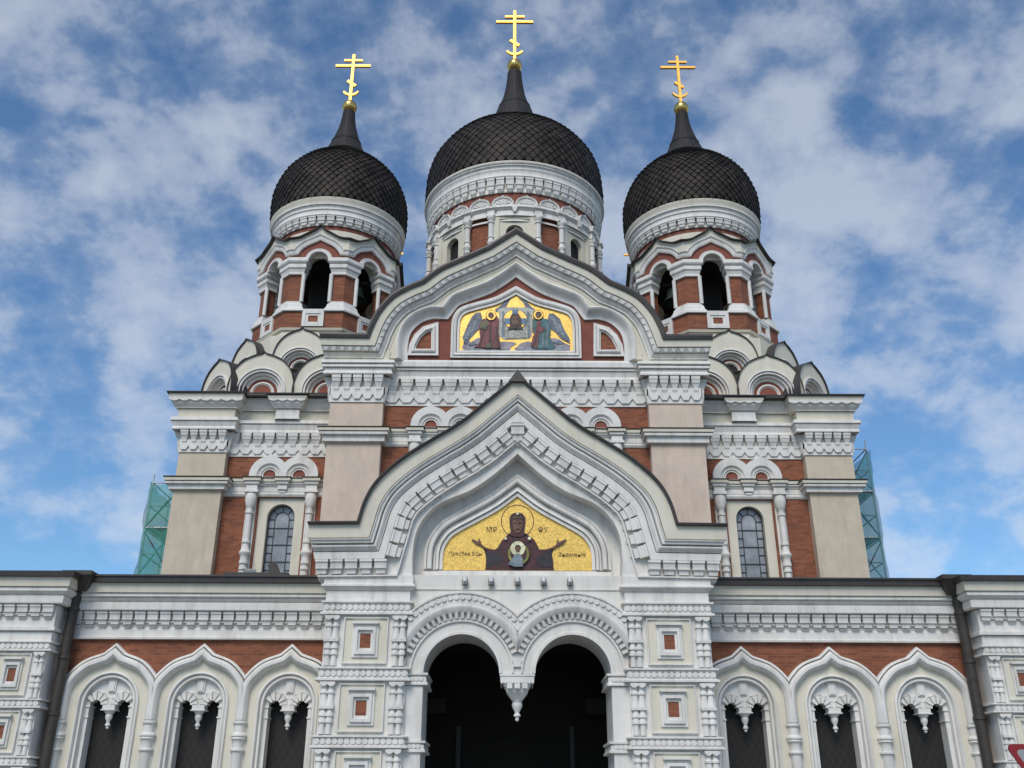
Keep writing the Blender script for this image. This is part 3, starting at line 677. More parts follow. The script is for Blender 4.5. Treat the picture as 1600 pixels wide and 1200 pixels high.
# ================================================================== main block
DM, DR = 33.4, 33.75
NP0, NP1 = 10.66, 12.40                   # corner pilasters
CP0, CP1, DC, DQ = 4.82, 6.75, 32.2, 32.6 # centre bay pilasters, planes of pilaster and wall
zR = lambda y: zz(y, DR)
roofz = zz(613, DM - .55)
for sg in (-1, 1):
    mb = MB().at(DM)
    mb.box(*sorted((sg * NP0, sg * NP1)), -.6, 0, 0, zz(704, DM), 'beige'); pl_ = P(mb, 'pilaster', smooth=0)
    mb = MB().at(DM); xa, xb = sorted((sg * NP0, sg * NP1))
    ent(mb, xa, xb, DM, [(613, .60, 'roof'), (615.5, .58, 'roof'), (615.8, .52, 'cream'), (624, .49, 'cream'), (624.5, .44, 'white'), (632, .40, 'white'), (638, .28, 'white'), (639.5, .28, 'white'), (640, .2, 'cream'), (653, .18, 'cream'), (653.4, .36, 'white'), (658, .38, 'white'), (660, .30, 'white'),
        (661, .33, 'white'), (668, .27, 'white'), (670, .30, 'white'), (672, .30, 'white'), (673, .1, 'white'), (674, .0, 'white')])
    wave(mb, xa - .5, xb + .5, zz(623.5, DM - .46), .13, .42, .50, .38)
    z0 = zz(673, DM - .22); h = zz(673, DM) - zz(706, DM)
    corbel_row_b(mb, xa, xb, 5, z0, h, .27)
    mb.M = Matrix.Translation((sg * NP1, DM - D0, 0)) @ Matrix.Rotation(sg * math.pi / 2, 4, 'Z'); corbel_row_b(mb, 0 if sg > 0 else -.6, .6 if sg > 0 else 0, 2, z0, h, .27)
    mb.M = Matrix.Translation((sg * NP0, DM - D0, 0)) @ Matrix.Rotation(-sg * math.pi / 2, 4, 'Z'); corbel_row_b(mb, -.33 if sg > 0 else 0, 0 if sg > 0 else .33, 1, z0, h, .2)
    P(mb, 'pilaster_entablature', pl_, smooth=35)
    mb = MB().at(DM)
    SC = [(745.5, .34, 'roof'), (746.5, .33, 'roof'), (746.7, .30, 'cream'), (752, .29, 'cream'), (752.5, .22, 'white'), (754.5, .26, 'white'), (757, .25, 'white'), (759, .15, 'white'), (760, .14, 'white'), (766, .14, 'white'), (767.5, .08, 'white'), (768.5, .0, 'white')]
    ent(mb, xa, xb, DM, SC); P(mb, 'string_course', pl_)
    # recessed bay
    xa, xb = sorted((sg * (CP1 - .4), sg * (NP0 + .02)))
    cxw = sg * 8.515; wz = zR(788)
    mb = MB().at(DR); hole = [(cxw - .84, 7.0), (cxw + .84, 7.0), (cxw + .84, zR(779)), (cxw - .84, zR(779))]
    mb.prism([(xa, 0), (xb, 0), (xb, zR(715)), (xa, zR(715))], -.6, 0, 'brick', holes=[hole]); P(mb, 'wall', smooth=0)
    mb = MB().at(DR)
    ent(mb, xa, xb, DR, [(615, .46, 'roof'), (617.5, .45, 'roof'), (617.8, .40, 'cream'), (625, .37, 'cream'), (626, .33, 'white'), (634, .30, 'white'), (642, .18, 'white'), (644, .18, 'white'), (644.5, .08, 'cream'), (658, .08, 'cream'), (658.5, .26, 'white'), (663, .28, 'white'), (665, .2, 'white'),
        (666, .23, 'white'), (674, .18, 'white'), (676, .22, 'white'), (678, .22, 'white'), (679, .08, 'white'), (680, .0, 'white')], back=.1)
    wave(mb, xa, xb, zz(625, DR - .35), .13, .31, .385, .38)
    corbel_row_b(mb, xa, xb, 10, zz(679, DR - .2), zz(679, DR) - zz(713, DR), .25)
    P(mb, 'wall_entablature', smooth=35)
    mb = MB().at(DR); xc0, xc1 = sorted((sg * 8.12, sg * 9.0)); DB = DR - .35
    mb.M = Matrix.Translation((0, DB - D0, 0))
    ent(mb, xc0, xc1, DB, [(615, .36, 'roof'), (617, .35, 'roof'), (617.3, .30, 'cream'), (623, .28, 'cream'), (624, .22, 'white'), (631, .19, 'white'), (638, .08, 'white'), (639.5, .06, 'white'), (640, .0, 'white'), (653, .0, 'white'), (653.3, .03, 'white'), (656, .03, 'white'), (656.5, -.1, 'white')])
    wave(mb, xc0 - .25, xc1 + .25, zz(623.5, DB - .24), .12, .18, .27, .36)
    P(mb, 'cornice_block')
def main_window(D, cx, dz):
    """arched window between bulbous columns under twin blind arches; dz lifts the whole set"""
    z = lambda y: zR(y) + dz
    m = MB().at(D)                          # twin arches
    for s_ in (-1, 1):
        c = cx + s_ * .545; cl = (cx, cx + 2) if s_ > 0 else (cx - 2, cx); zb = z(745.5)
        tip = [(c - .12, zb + .69), (c, zb + .82), (c + .12, zb + .69)]
        out_ = [(c - .72, zb - .12)] + [p for p in arc(c, zb, .72, 180, 0, 28) if abs(p[0] - c) > .13 or True]
        out_ = [(c - .72, zb - .1)] + arc(c, zb, .72, 180, 100, 12) + [(c, zb + .83)] + arc(c, zb, .72, 80, 0, 12) + [(c + .72, zb - .1)]
        out_ = [(min(max(x, cl[0]), cl[1]), zz_) for x, zz_ in out_]
        m.prism(out_, -.05, .17, 'white', holes=[[(c - .44, zb - .09)] + arc(c, zb, .44, 180, 0, 24) + [(c + .44, zb - .09)]])
        pa = [(c - .44, zb - .1)] + arc(c, zb, .44, 180, 0, 24) + [(c + .44, zb - .1)]
        m.sweep(pa, [(.02, -.05), (.02, .15), (-.09, .07), (-.09, -.05)], 'white'); m.sweep(pa, [(-.095, -.05), (-.095, .09), (-.13, .11), (-.15, .07), (-.15, -.05)], 'white'); m.sweep(pa, [(-.155, -.05), (-.155, .04), (-.21, .07), (-.22, .02), (-.22, -.05)], 'white')
        m.prism([(c - .23, zb - .08)] + arc(c, zb, .23, 180, 0, 16) + [(c + .23, zb - .08)], -.04, .012, 'redpaint')
    o = P(m, 'blind_arch', smooth=40)
    m = MB().at(D)                          # entablature over the window, breaking forward over the columns
    rows_ = [(747.5, .2, 'roof'), (748.3, .19, 'roof'), (748.6, .16, 'cream'), (754, .15, 'cream'), (754.5, .1, 'white'), (757, .13, 'white'), (760, .07, 'white'), (762, .05, 'white'), (770, .05, 'white'), (771, .02, 'white'), (771.5, .07, 'white'), (774, .08, 'white'), (777.5, .04, 'white'), (778.5, .0, 'white')]
    m.plan([(cx - 2.15, 0), (cx + 2.15, 0)], [(b, zz(y, DR - b) + dz, k) for y, b, k in rows_])
    for u, hw in ((-1.085, .2), (1.085, .2), (0, .17)):
        rr = [(745.8, .16, 'roof'), (746.6, .15, 'roof'), (746.9, .12, 'cream'), (752, .11, 'cream'), (752.5, .06, 'white'), (757, .05, 'white'), (759, .0, 'white'), (766, .0, 'white')]
        if u: rr += [(766.5, .05, 'white'), (770, .05, 'white'), (771, -.02, 'white'), (775, -.04, 'white')]
        else: rr += [(767, -.05, 'white'), (771, -.05, 'white'), (771.5, -.09, 'white'), (775, -.15, 'white')]
        fb = .26 if u else .16
        m.plan([(cx + u - hw, -.02), (cx + u - hw, fb), (cx + u + hw, fb), (cx + u + hw, -.02)], [(b, zz(y, DR - fb - b) + dz, k) for y, b, k in rr]); 
        zt_q = zz(745.8, DR - fb - .16) + dz; m.box(cx + u - hw - .16, cx + u + hw + .16, 0, fb + .16, zt_q, zt_q + .004, 'roof')
    P(m, 'window_entablature', o)
    for u in (-1.085, 1.085):
        m = MB().at(D); zt = z(775); S = zt - z(905)
        pr = [(.10, 0), (.17, .01), (.20, .05), (.205, .10), (.17, .13), (.17, .15), (.13, .17), (.10, .20), (.10, .215), (.15, .22), (.15, .25), (.115, .26), (.115, .57), (.15, .58), (.15, .605), (.11, .61), (.12, .65), (.17, .70), (.21, .715), (.21, .73), (.16, .75), (.13, .79), (.16, .82), (.16, .85), (.12, .86), (.12, .89), (.15, .9), (.15, .92), (.11, .93), (.11, 1.35)]
        m.lathe([(r, zt - f * S) for r, f in pr], 'white', cx + u, .17, 16); m.box(cx + u - .18, cx + u + .18, -.02, .05, zt - 1.35 * S, zt, 'white'); P(m, 'column', o, smooth=40)
    m = MB().at(D); zt = z(779); zb = z(905) - 1.5; za_ = z(788) - .5
    m.prism([(cx - .9, zb), (cx + .9, zb), (cx + .9, zt + .05), (cx - .9, zt + .05)], -.5, -.10, 'cream', holes=[[(cx - .5, zb + .2)] + arc(cx, za_, .5, 180, 0, 24) + [(cx + .5, zb + .2)]])
    P(m, 'window_surround', o)
    m = MB().at(D); fr = [(cx - .5, zb + .2)] + arc(cx, za_, .5, 180, 0, 24) + [(cx + .5, zb + .2)]
    m.sweep(fr, [(0, -.42), (0, -.32), (-.035, -.32), (-.035, -.42)], 'lead')
    fi = [(cx - .26, zb + .2)] + arc(cx, za_, .26, 180, 0, 16) + [(cx + .26, zb + .2)]
    m.sweep(fi, [(.014, -.37), (.014, -.33), (-.014, -.33), (-.014, -.37)], 'lead')
    for i in range(6):
        zh = za_ - .02 - i * .62
        m.box(cx - .48, cx - .27, -.37, -.33, zh - .014, zh + .014, 'lead'); m.box(cx + .27, cx + .48, -.37, -.33, zh - .014, zh + .014, 'lead')
        if i: m.box(cx - .25, cx + .25, -.37, -.33, zh + .3 - .016, zh + .3 + .016, 'lead'); m.box(cx - .48, cx - .27, -.37, -.33, zh + .3 - .012, zh + .3 + .012, 'lead'); m.box(cx + .27, cx + .48, -.37, -.33, zh + .3 - .012, zh + .3 + .012, 'lead')
    for a in (45, 90, 135): c, s_ = math.cos(R(a)), math.sin(R(a)); m.hexa(lambda u, b, t: (cx + c * t - s_ * u, b, za_ + s_ * t + c * u), .013, -.33, .013, -.33, .27, .47, 'lead', back=-.37)
    P(m, 'glazing_bars', o, smooth=0)
    m = MB().at(D); m.box(cx - .52, cx + .52, -.44, -.36, zb, za_ + .52, 'glass'); P(m, 'window_glass', o, smooth=0)
DZC = zz(669, DQ) - zR(747.7)
for sg in (-1, 1): main_window(DR, sg * 8.515, 0); main_window(DQ, sg * 2.55, DZC)
# body of the church behind
mb = MB().at(DM); mb.box(-NP1 + .02, NP1 - .02, -28, -1.2, 0, roofz - .4, 'beige'); mb.box(-NP1 - .4, NP1 + .4, -28.4, .3, roofz - .06, roofz - .01, 'roof'); P(mb, 'nave', smooth=0)

# ------------------------------------------------------------------ centre bay and its trefoil gable
mb = MB().at(DQ); mb.prism([(-CP0 - .02, 8), (CP0 + .02, 8), (CP0 + .02, zz(631, DQ)), (-CP0 - .02, zz(631, DQ))], -.6, 0, 'brick', holes=[[(sg * 2.55 - .84, 8.8), (sg * 2.55 + .84, 8.8), (sg * 2.55 + .84, zR(779) + DZC), (sg * 2.55 - .84, zR(779) + DZC)] for sg in (-1, 1)]); P(mb, 'wall', smooth=0)
mb = MB().at(DQ)
mb.plan([(-CP0, 0), (CP0, 0)], [(b, zz(y, DQ - b), k) for y, b, k in [(563.2, .3, 'white'), (566, .34, 'white'), (573, .33, 'white'), (575, .24, 'white'), (578, .28, 'white'), (580, .22, 'white'), (589, .16, 'white'), (591, .22, 'white'), (593, .22, 'white'), (594, .08, 'white'), (596, 0, 'white')]])
corbel_row_b(mb, -CP0, CP0, 18, zz(593.5, DQ - .2), zz(593.5, DQ) - zz(632, DQ), .25); P(mb, 'wall_entablature', smooth=35)
for sg in (-1, 1):
    xa, xb = sorted((sg * CP0, sg * CP1)); mb = MB().at(DC)
    mb.box(xa, xb, -1.5, 0, 6, zz(562, DC), 'pink'); pl_ = P(mb, 'pilaster', smooth=0); mb = MB().at(DC)
    ent(mb, xa, xb, DC, [(550, .16, 'cream'), (562.5, .14, 'cream'), (563, .36, 'white'), (567, .38, 'white'), (569, .30, 'white'), (571, .34, 'white'), (573.5, .34, 'white'), (575, .26, 'white'), (580, .25, 'white'), (582, .3, 'white'), (584.5, .3, 'white'), (586, .1, 'white'), (587, 0, 'white')], back=1.4)
    z0 = zz(586, DC - .22); h = zz(586, DC) - zz(626, DC)
    corbel_row_b(mb, xa, xb, 5, z0, h, .27)
    mb.M = Matrix.Translation((sg * CP1, DC - D0, 0)) @ Matrix.Rotation(sg * math.pi / 2, 4, 'Z'); corbel_row_b(mb, 0 if sg > 0 else -1.2, 1.2 if sg > 0 else 0, 3, z0, h, .27)
    mb.M = Matrix.Translation((sg * CP0, DC - D0, 0)) @ Matrix.Rotation(-sg * math.pi / 2, 4, 'Z'); corbel_row_b(mb, -.4 if sg > 0 else 0, 0 if sg > 0 else .4, 1, z0, h, .2)
    P(mb, 'pilaster_entablature', pl_, smooth=35)
    mb = MB().at(DC); ent(mb, xa, xb, DC, [(666.5, .34, 'roof'), (667.3, .33, 'roof'), (667.6, .30, 'cream'), (673, .29, 'cream'), (673.5, .22, 'white'), (676, .26, 'white'), (679, .25, 'white'), (681, .15, 'white'), (682, .14, 'white'), (690, .14, 'white'), (692, .08, 'white'), (693, .0, 'white')], back=1.4); P(mb, 'string_course', pl_)
DG = DC - .55
gs = [[(0, 356), (44, 384)], [(44, 384), (85, 402), (120, 418), (148, 438)], [(148, 438), (172, 448), (196, 462), (217, 485), (229, 507), (235, 522)], [(235, 522), (307, 521.5)]]
g2 = sym([pp(DG, s_) for s_ in gs], 7)
mb = MB().at(DC); mb.sweep(g2, [(0, -9.5), (0, .62), (-.08, .64), (-.20, .60), (-.20, -9.5)], 'roof', m0=.12); groof = P(mb, 'gable_roof')
mb = MB().at(DC); mb.sweep(g2, [(-.202, -1.4), (-.202, .54), (-.46, .50), (-.46, -1.4)], 'cream', m0=.16)
mb.sweep(g2, [(-.84, -1.4), (-.84, .12), (-.95, .12), (-.95, -1.4)], 'cream', m0=.22)
gab = P(mb, 'front_gable'); mb = MB().at(DC)
mb.sweep(g2, [(-.48, -1.4), (-.48, .44), (-.49, .46), (-.62, .38), (-.64, .32), (-.64, -1.4)], 'white', m0=.2)
mb.sweep(g2, [(-.66, -1.4), (-.66, .30), (-.67, .33), (-.78, .2), (-.83, .2), (-.838, -1.4)], 'white', m0=.2)
w2 = offset(g2, -.50, m0=.2); pts, st = resample(w2, .30)
for (px, pz), d in pts: mb.hexa(lambda u, b, t: (px + d.x * u + d.y * t, b, pz + d.y * u - d.x * t), .10, .46, .05, .42, 0, .13, 'white', back=.2)
P(mb, 'gable_moulding', gab)
# face of the gable with its three-lobed recess
zg0 = zz(562.5, DC); tre = [[(0, 416), (24, 433)], [(24, 433), (46, 446), (78, 458), (98, 467), (113, 485)], [(113, 485), (134, 485), (157, 494), (175, 512), (182, 535), (182.5, 562.5)]]
t2 = sym([pp(DC, s_) for s_ in tre], 7)
og = [p for p in offset(g2, -.5) if abs(p[0]) < 5.15 and p[1] > zg0 + .3]
mb = MB().at(DC); mb.prism([(-5.2, zg0)] + t2 + [(5.2, zg0)] + [p for p in reversed(og)], -1.4, .10, 'cream'); P(mb, 'gable_wall', gab)
mb = MB().at(DC); mb.sweep(t2, [(.10, -.5), (.10, .16), (.05, .18), (.0, .15), (-.05, .08), (-.10, -.02), (-.16, -.10), (-.22, -.13), (-.30, -.135), (-.30, -.5)], 'white'); P(mb, 'trefoil_moulding', gab)
mb = MB().at(DC); mb.prism([(x, z) for x, z in t2], -.6, -.22, 'redpaint'); P(mb, 'gable_field', gab, smooth=0)
DMs = DC + .2; m2 = sym([pp(DMs, [(0, 461), (29, 476), (61, 485), (79, 491), (86, 499), (88.5, 512), (89.5, 549.4)])], 6)
mb = MB().at(DC); mcl = m2 + []
for pr in ([(-.01, -.25), (-.01, -.12), (.07, -.12), (.08, -.25)], [(.10, -.25), (.10, -.10), (.16, -.06), (.20, -.06), (.20, -.25)], [(.22, -.25), (.22, -.1), (.30, -.1), (.30, -.25)]):
    mb.sweep(m2, pr, 'white', closed=True)
P(mb, 'mosaic_frame', gab)
mb = MB().at(DC); mb.prism(m2, -.25, -.19, 'mosaic_gold'); ic2 = P(mb, 'mosaic', smooth=0)
for sg in (-1, 1):                          # quarter panels
    q = pp(DMs, [(121, 557), (169, 557), (166.5, 540), (158, 524), (145, 512), (121, 505)]); q = [(sg * x, z) for x, z in (q if sg > 0 else q)]
    if sg > 0: q = q[::-1]
    q = q[::-1] if False else q
    area = sum(a[0] * b[1] - b[0] * a[1] for a, b in zip(q, q[1:] + q[:1]))
    if area > 0: q = q[::-1]
    mb = MB().at(DC)
    for pr in ([(-.0, -.25), (0, -.12), (-.11, -.12), (-.12, -.25)], [(-.123, -.25), (-.123, -.08), (-.17, -.05), (-.21, -.05), (-.23, -.1), (-.23, -.25)], [(-.233, -.25), (-.233, -.13), (-.27, -.13), (-.27, -.25)]): mb.sweep(q, pr, 'white', closed=True)
    o = P(mb, 'quarter_panel', gab); mb = MB().at(DC); mb.prism(q, -.25, -.2, 'brick'); P(mb, 'brick_inset', gab, smooth=0)
Z3 = 7.2727
def z3(l): return zp(l, 700, 440, Z3, 806.3)
B2 = -.19

def halo(cx, cy, r): return [('m_ink', z3(disc(cx, cy, r, 20))), ('mosaic_gold', z3(disc(cx, cy, r - 7, 20)))]
fig('cloud_bank', ic2, DC, B2, [('m_cloudmauve', z3([(180, 700), (215, 660), (260, 690), (340, 640), (420, 650), (560, 690), (640, 680), (760, 690), (780, 710), (720, 745), (700, 795), (200, 795), (160, 760)])),
    ('m_cloudmauve', z3([(760, 760), (830, 700), (900, 680), (1000, 690), (1180, 640), (1260, 650), (1330, 700), (1390, 720), (1385, 795), (770, 795)])),
    ('m_winglight', z3([(210, 770), (300, 735), (420, 775), (560, 750), (680, 770), (560, 785), (300, 790)])), ('m_winglight', z3([(800, 770), (930, 720), (1100, 770), (1290, 730), (1370, 770), (1200, 788), (900, 788)])), ('m_wing', z3([(230, 720), (290, 695), (330, 715), (270, 735)])), ('m_wing', z3([(1180, 690), (1280, 670), (1330, 705), (1240, 712)]))])
fig('cloth_frame', ic2, DC, B2, [('m_wing', z3([(530, 320), (600, 270), (690, 180), (735, 165), (700, 220), (660, 290), (600, 340), (545, 350)])), ('m_wing', z3([(990, 320), (930, 270), (870, 200), (800, 190), (850, 230), (880, 290), (930, 330), (970, 340)])),
    ('m_stone', z3([(560, 330), (640, 295), (900, 295), (985, 330), (960, 360), (955, 600), (930, 640), (905, 650), (640, 660), (610, 640), (570, 610), (580, 360)])),
    ('m_greyblue', z3([(615, 345), (640, 335), (650, 640), (612, 630)])), ('m_greyblue', z3([(895, 335), (925, 345), (935, 630), (905, 640)])),
    ('m_linen', z3([(650, 345), (880, 345), (892, 640), (660, 648), (640, 500)])), ('m_stone', z3([(700, 560), (720, 560), (700, 640), (685, 640)])), ('m_stone', z3([(820, 560), (835, 555), (860, 635), (845, 640)]))])
fig('holy_face', ic2, DC, B2 + .04, [('m_ink', z3(disc(765, 430, 136, 28, 114))), ('mosaic_gold', z3(disc(765, 430, 130, 28, 108))), ('m_blue', z3([(728, 325), (800, 325), (795, 400), (735, 400)])), ('m_blue', z3([(637, 420), (730, 420), (730, 485), (645, 485)])), ('m_blue', z3([(893, 420), (800, 420), (800, 485), (885, 485)])),
    ('m_hair', z3([(700, 420), (730, 370), (800, 370), (830, 420), (835, 500), (850, 545), (800, 540), (765, 545), (730, 540), (680, 550), (705, 500)])), ('m_skin', z3([(725, 420), (745, 390), (785, 390), (805, 420), (800, 480), (780, 530), (765, 545), (750, 530), (730, 480)])),
    ('m_hair', z3([(735, 428), (758, 428), (758, 436), (735, 436)])), ('m_hair', z3([(772, 428), (796, 428), (796, 436), (772, 436)])), ('m_hair', z3([(740, 490), (765, 480), (792, 490), (780, 535), (765, 548), (750, 535)]))])
wl = [('m_wing', z3([(370, 350), (390, 420), (380, 520), (330, 560), (260, 640), (200, 720), (165, 640), (220, 500), (270, 400), (320, 355)]))]
for i in range(5): wl.append(('m_winglight' if i % 2 else 'm_greyblue', z3([(345 - 32 * i, 390 + 38 * i), (358 - 30 * i, 400 + 38 * i), (300 - 28 * i, 560 + 34 * i), (280 - 26 * i, 560 + 34 * i)])))
fig('winged_figure', ic2, DC, B2 + .02, wl + [('m_crimson', z3([(400, 430), (480, 425), (560, 400), (580, 440), (575, 560), (600, 765), (300, 750), (370, 690), (350, 500)])), ('m_robe', z3([(480, 440), (500, 440), (490, 740), (460, 750)])), ('m_robe', z3([(545, 520), (560, 520), (585, 760), (560, 760)])), ('m_robe', z3([(400, 570), (415, 570), (370, 740), (345, 740)])),
    ('m_olive', z3([(370, 480), (440, 440), (465, 500), (430, 560), (370, 540)])), ('m_olive', z3([(440, 720), (500, 700), (490, 760), (430, 765)]))] + halo(490, 395, 60) + [('m_hair', z3(disc(490, 395, 34, 12))), ('m_skin', z3(disc(495, 406, 22, 10, 28)))])
wl = [('m_wing', z3([(1150, 360), (1200, 360), (1270, 420), (1320, 540), (1380, 640), (1390, 700), (1290, 650), (1220, 570), (1150, 520), (1130, 430)]))]
for i in range(5): wl.append(('m_winglight' if i % 2 else 'm_greyblue', z3([(1165 + 26 * i, 390 + 30 * i), (1180 + 26 * i, 384 + 30 * i), (1240 + 30 * i, 540 + 32 * i), (1222 + 30 * i, 545 + 32 * i)])))
fig('winged_figure', ic2, DC, B2 + .02, wl + [('m_teal', z3([(960, 430), (1040, 420), (1130, 430), (1170, 500), (1160, 640), (1220, 740), (1190, 765), (960, 765), (1010, 650), (960, 560)])), ('m_greyblue', z3([(1130, 480), (1145, 490), (1130, 740), (1105, 745)])), ('m_greyblue', z3([(1075, 600), (1090, 600), (1080, 750), (1060, 750)])), ('m_crimson', z3([(1010, 460), (1050, 450), (1060, 520), (1110, 550), (1040, 590), (1015, 760), (940, 740), (960, 640), (1000, 560)])), ('m_robe', z3([(1010, 560), (1022, 560), (985, 740), (970, 740)]))]
    + halo(1025, 385, 58) + [('m_hair', z3(disc(1028, 385, 36, 12))), ('m_skin', z3(disc(1022, 398, 22, 10, 28)))])
# ================================================================== domes, drum and bell towers
def onion(name, prof, n, neck, orb, cross_z, cross_s, loc):
    """scaled onion dome on its own axis"""
    pr = catmull(prof, 10); Ls = [0]
    for a, b in zip(pr, pr[1:]): Ls.append(Ls[-1] + math.dist(a, b))
    def at(s_):
        s_ = min(max(s_, 0), Ls[-1] - 1e-6); i = 0
        while Ls[i + 1] < s_: i += 1
        f = (s_ - Ls[i]) / (Ls[i + 1] - Ls[i]); a, b = pr[i], pr[i + 1]; tx, tz = b[0] - a[0], b[1] - a[1]; l = math.hypot(tx, tz)
        return a[0] + tx * f, a[1] + tz * f, tz / l, -tx / l
    m = MB(); m.lathe([(r - .05, z) for r, z in pr], 'scale', seg=72)
    s_ = math.pi * pr[0][0] / n * 1.7; row = 0; rnd = random.Random(7)
    while s_ < Ls[-1]:
        r0, z0, nx, nz = at(s_); st = math.pi * r0 / n * 1.05
        dl = math.pi / n; vs, fs = [], []
        for j in range(n):
            th = 2 * dl * (j + .5 * (row % 2)); q = len(vs); w_ = rnd.uniform(.8, 1.3)
            for ds, dth, up in ((st, 0, -.012), (0, -dl * .985, .012), (-st, 0, .06 * w_), (0, dl * .985, .012), (-st * .98, 0, .0)):
                r, z, ax_, az_ = at(s_ + ds); up *= r0 / prof[0][0] * .5 + .5; rr = r + ax_ * up; zz_ = z + az_ * up
                if s_ + ds < 0: zz_ += s_ + ds
                vs.append((rr * math.cos(th + dth), rr * math.sin(th + dth), zz_))
            fs += [(q, q + 1, q + 2, q + 3), (q + 1, q + 4, q + 2), (q + 4, q + 3, q + 2)]
        m.add(vs, fs, 'scale'); s_ += st; row += 1
    o = P(m, name, None, loc, smooth=0)
    m = MB(); m.lathe(catmull(neck, 6), 'neck', seg=28); r, z = neck[3]; m.lathe([(r - .01, z - .05), (r + .035, z - .04), (r + .035, z + .03), (r - .03, z + .06)], 'neck', seg=28); r, z = neck[0]; m.lathe([(r + .03, z - .04), (r + .03, z + .01), (r - .05, z + .05)], 'neck', seg=28)
    for i in range(14):
        a = 2 * math.pi * i / 14; pts_ = [(rr * math.cos(a), rr * math.sin(a), zq) for rr, zq in catmull(neck, 3)]; m.tube(pts_, .016, 'neck', 5)
    P(m, 'neck', o, smooth=50)
    m = MB(); cz, r = orb; m.lathe([(r * .55, cz - r * 1.25), (r * .62, cz - r * .95)] + [(r * math.cos(R(t)), cz + r * math.sin(R(t))) for t in range(-60, 91, 10)] , 'orbgold', seg=24); P(m, 'orb', o, smooth=60)
    m = MB(); zb, zs_, zm, zu, ztp, zc = cross_z; S = cross_s; t = .065 * S
    m.box(-.066 * S, .066 * S, -t, t, zb, ztp, 'gold'); t *= .9
    m.box(-.885 * S, .885 * S, -t, t, zm - .062 * S, zm + .062 * S, 'gold'); m.box(-.47 * S, .47 * S, -t * .95, t * .95, zu - .058 * S, zu + .058 * S, 'gold')
    c, sn = math.cos(R(-38)), math.sin(R(-38)); m.hexa(lambda u, b, q: (c * u - sn * q, b, zs_ + sn * u + c * q), .27 * S, t * .97, .27 * S, t * .97, -.075 * S, .075 * S, 'gold', back=-t * .97)
    oa = arc(0, zc + .36 * S, .44 * S, 205, 335, 14); ia = arc(0, zc + .44 * S, .40 * S, 335, 205, 14); m.prism(oa + ia[1:-1], -t * .9, t * .9, 'gold')
    P(m, 'cross', o, smooth=0)
    return o
def adopt(o): o.parent = cath; return o
DT, TX, TD = 38.4, 8.42, 8.30
ty_ = DT - D0
SP = [(3.07, 26.0), (3.14, 26.8), (3.10, 27.8), (2.72, 28.82), (2.11, 29.56), (1.44, 30.1), (1.10, 30.46)]
SN = [(1.10, 30.46), (.98, 30.68), (.86, 30.95), (.70, 31.35), (.57, 31.75), (.44, 32.2), (.36, 32.6), (.31, 33.0), (.29, 33.3)]
small = adopt(onion('dome', SP, 56, SN, (33.63, .37), (33.98, 35.13, 36.27, 36.62, 37.0, 34.42), 1.0, (-TD, ty_, 0)))
zT = lambda y, r: zz(y, DT - r)
def drum_small():
    m = MB()
    m.lathe([(2.72, zT(405, 2.72)), (2.72, zT(360.5, 2.72))], 'cream', seg=64)
    m.lathe([(2.705, zT(362, 2.7)), (2.705, zT(351, 2.7))], 'redpaint', seg=64)
    m.lathe([(2.76, zT(353.5, 2.76)), (2.78, zT(351.5, 2.78)), (2.74, zT(351, 2.74)), (2.74, zT(338.2, 2.74)), (2.93, zT(338, 2.93)), (2.97, zT(335.5, 2.97)), (2.93, zT(334, 2.93)), (2.95, zT(329, 2.95)), (3.0, zT(327, 3.0)), (2.97, zT(325.5, 2.97)), (3.0, zT(321, 3.0)), (3.07, zT(319.5, 3.07)), (3.07, zT(317.5, 3.07))], 'white', seg=72)
    m.lathe([(3.05, zT(317.3, 3.05)), (3.06, zT(314, 3.06)), (3.13, zT(309.5, 3.13)), (3.13, zT(308, 3.13)), (2.9, zT(307, 3.13) + .02)], 'cream', seg=72)
    n = 44; z0 = zT(338.3, 2.9); h = z0 - zT(353, 2.8)
    for i in range(n):
        m.M = Matrix.Rotation(2 * math.pi * (i + .5) / n, 4, 'Z'); p = 2 * math.pi * 2.8 / n
        corbel_a(m, lambda u, b, t: (u, 2.73 + b, z0 - t), p, h * .95, .2)
    return m
d_ = P(drum_small(), 'drum', None, (-TD, ty_, 0), smooth=40); d_.parent = cath
AO = 2.92; T22 = math.tan(R(22.5))
def octp(A): r = A / math.cos(R(22.5)); return [(r * math.cos(R(112.5 - 45 * i)), r * math.sin(R(112.5 - 45 * i))) for i in range(8)]
m = MB()
m.plan(octp(AO), [(.0, zT(470, AO), 'redpaint'), (.0, zT(484, AO), 'white'), (.10, zT(484.2, AO + .1), 'white'), (.10, zT(487.5, AO + .1), 'white'), (.03, zT(488.5, AO), 'redpaint'), (.03, zT(513, AO + .03), 'roof'), (.16, zT(513.2, AO + .16), 'cream'), (.13, zT(518, AO + .13), 'cream'), (.02, zT(519, AO), 'cream'), (.1, zT(560, AO + .1), 'cream')], closed=True) if False else None
m.plan(octp(AO), [(-2.9, zT(484, AO) + .0, 'wood'), (.10, zT(484, AO + .1), 'white'), (.10, zT(487.3, AO + .1), 'white'), (.03, zT(488.3, AO + .03), 'brick'), (.03, zT(513, AO + .03), 'roof'), (.17, zT(513.2, AO + .17), 'cream'), (.13, zT(517, AO + .13), 'cream'), (.05, zT(518, AO + .05), 'cream'), (.12, zT(640, AO + .12), 'cream')], closed=True)
belf = P(m, 'belfry', None, (-TX, ty_, 0), smooth=0); belf.parent = cath
zb0, zb1 = zT(471, AO + .05), zT(487, AO + .1)
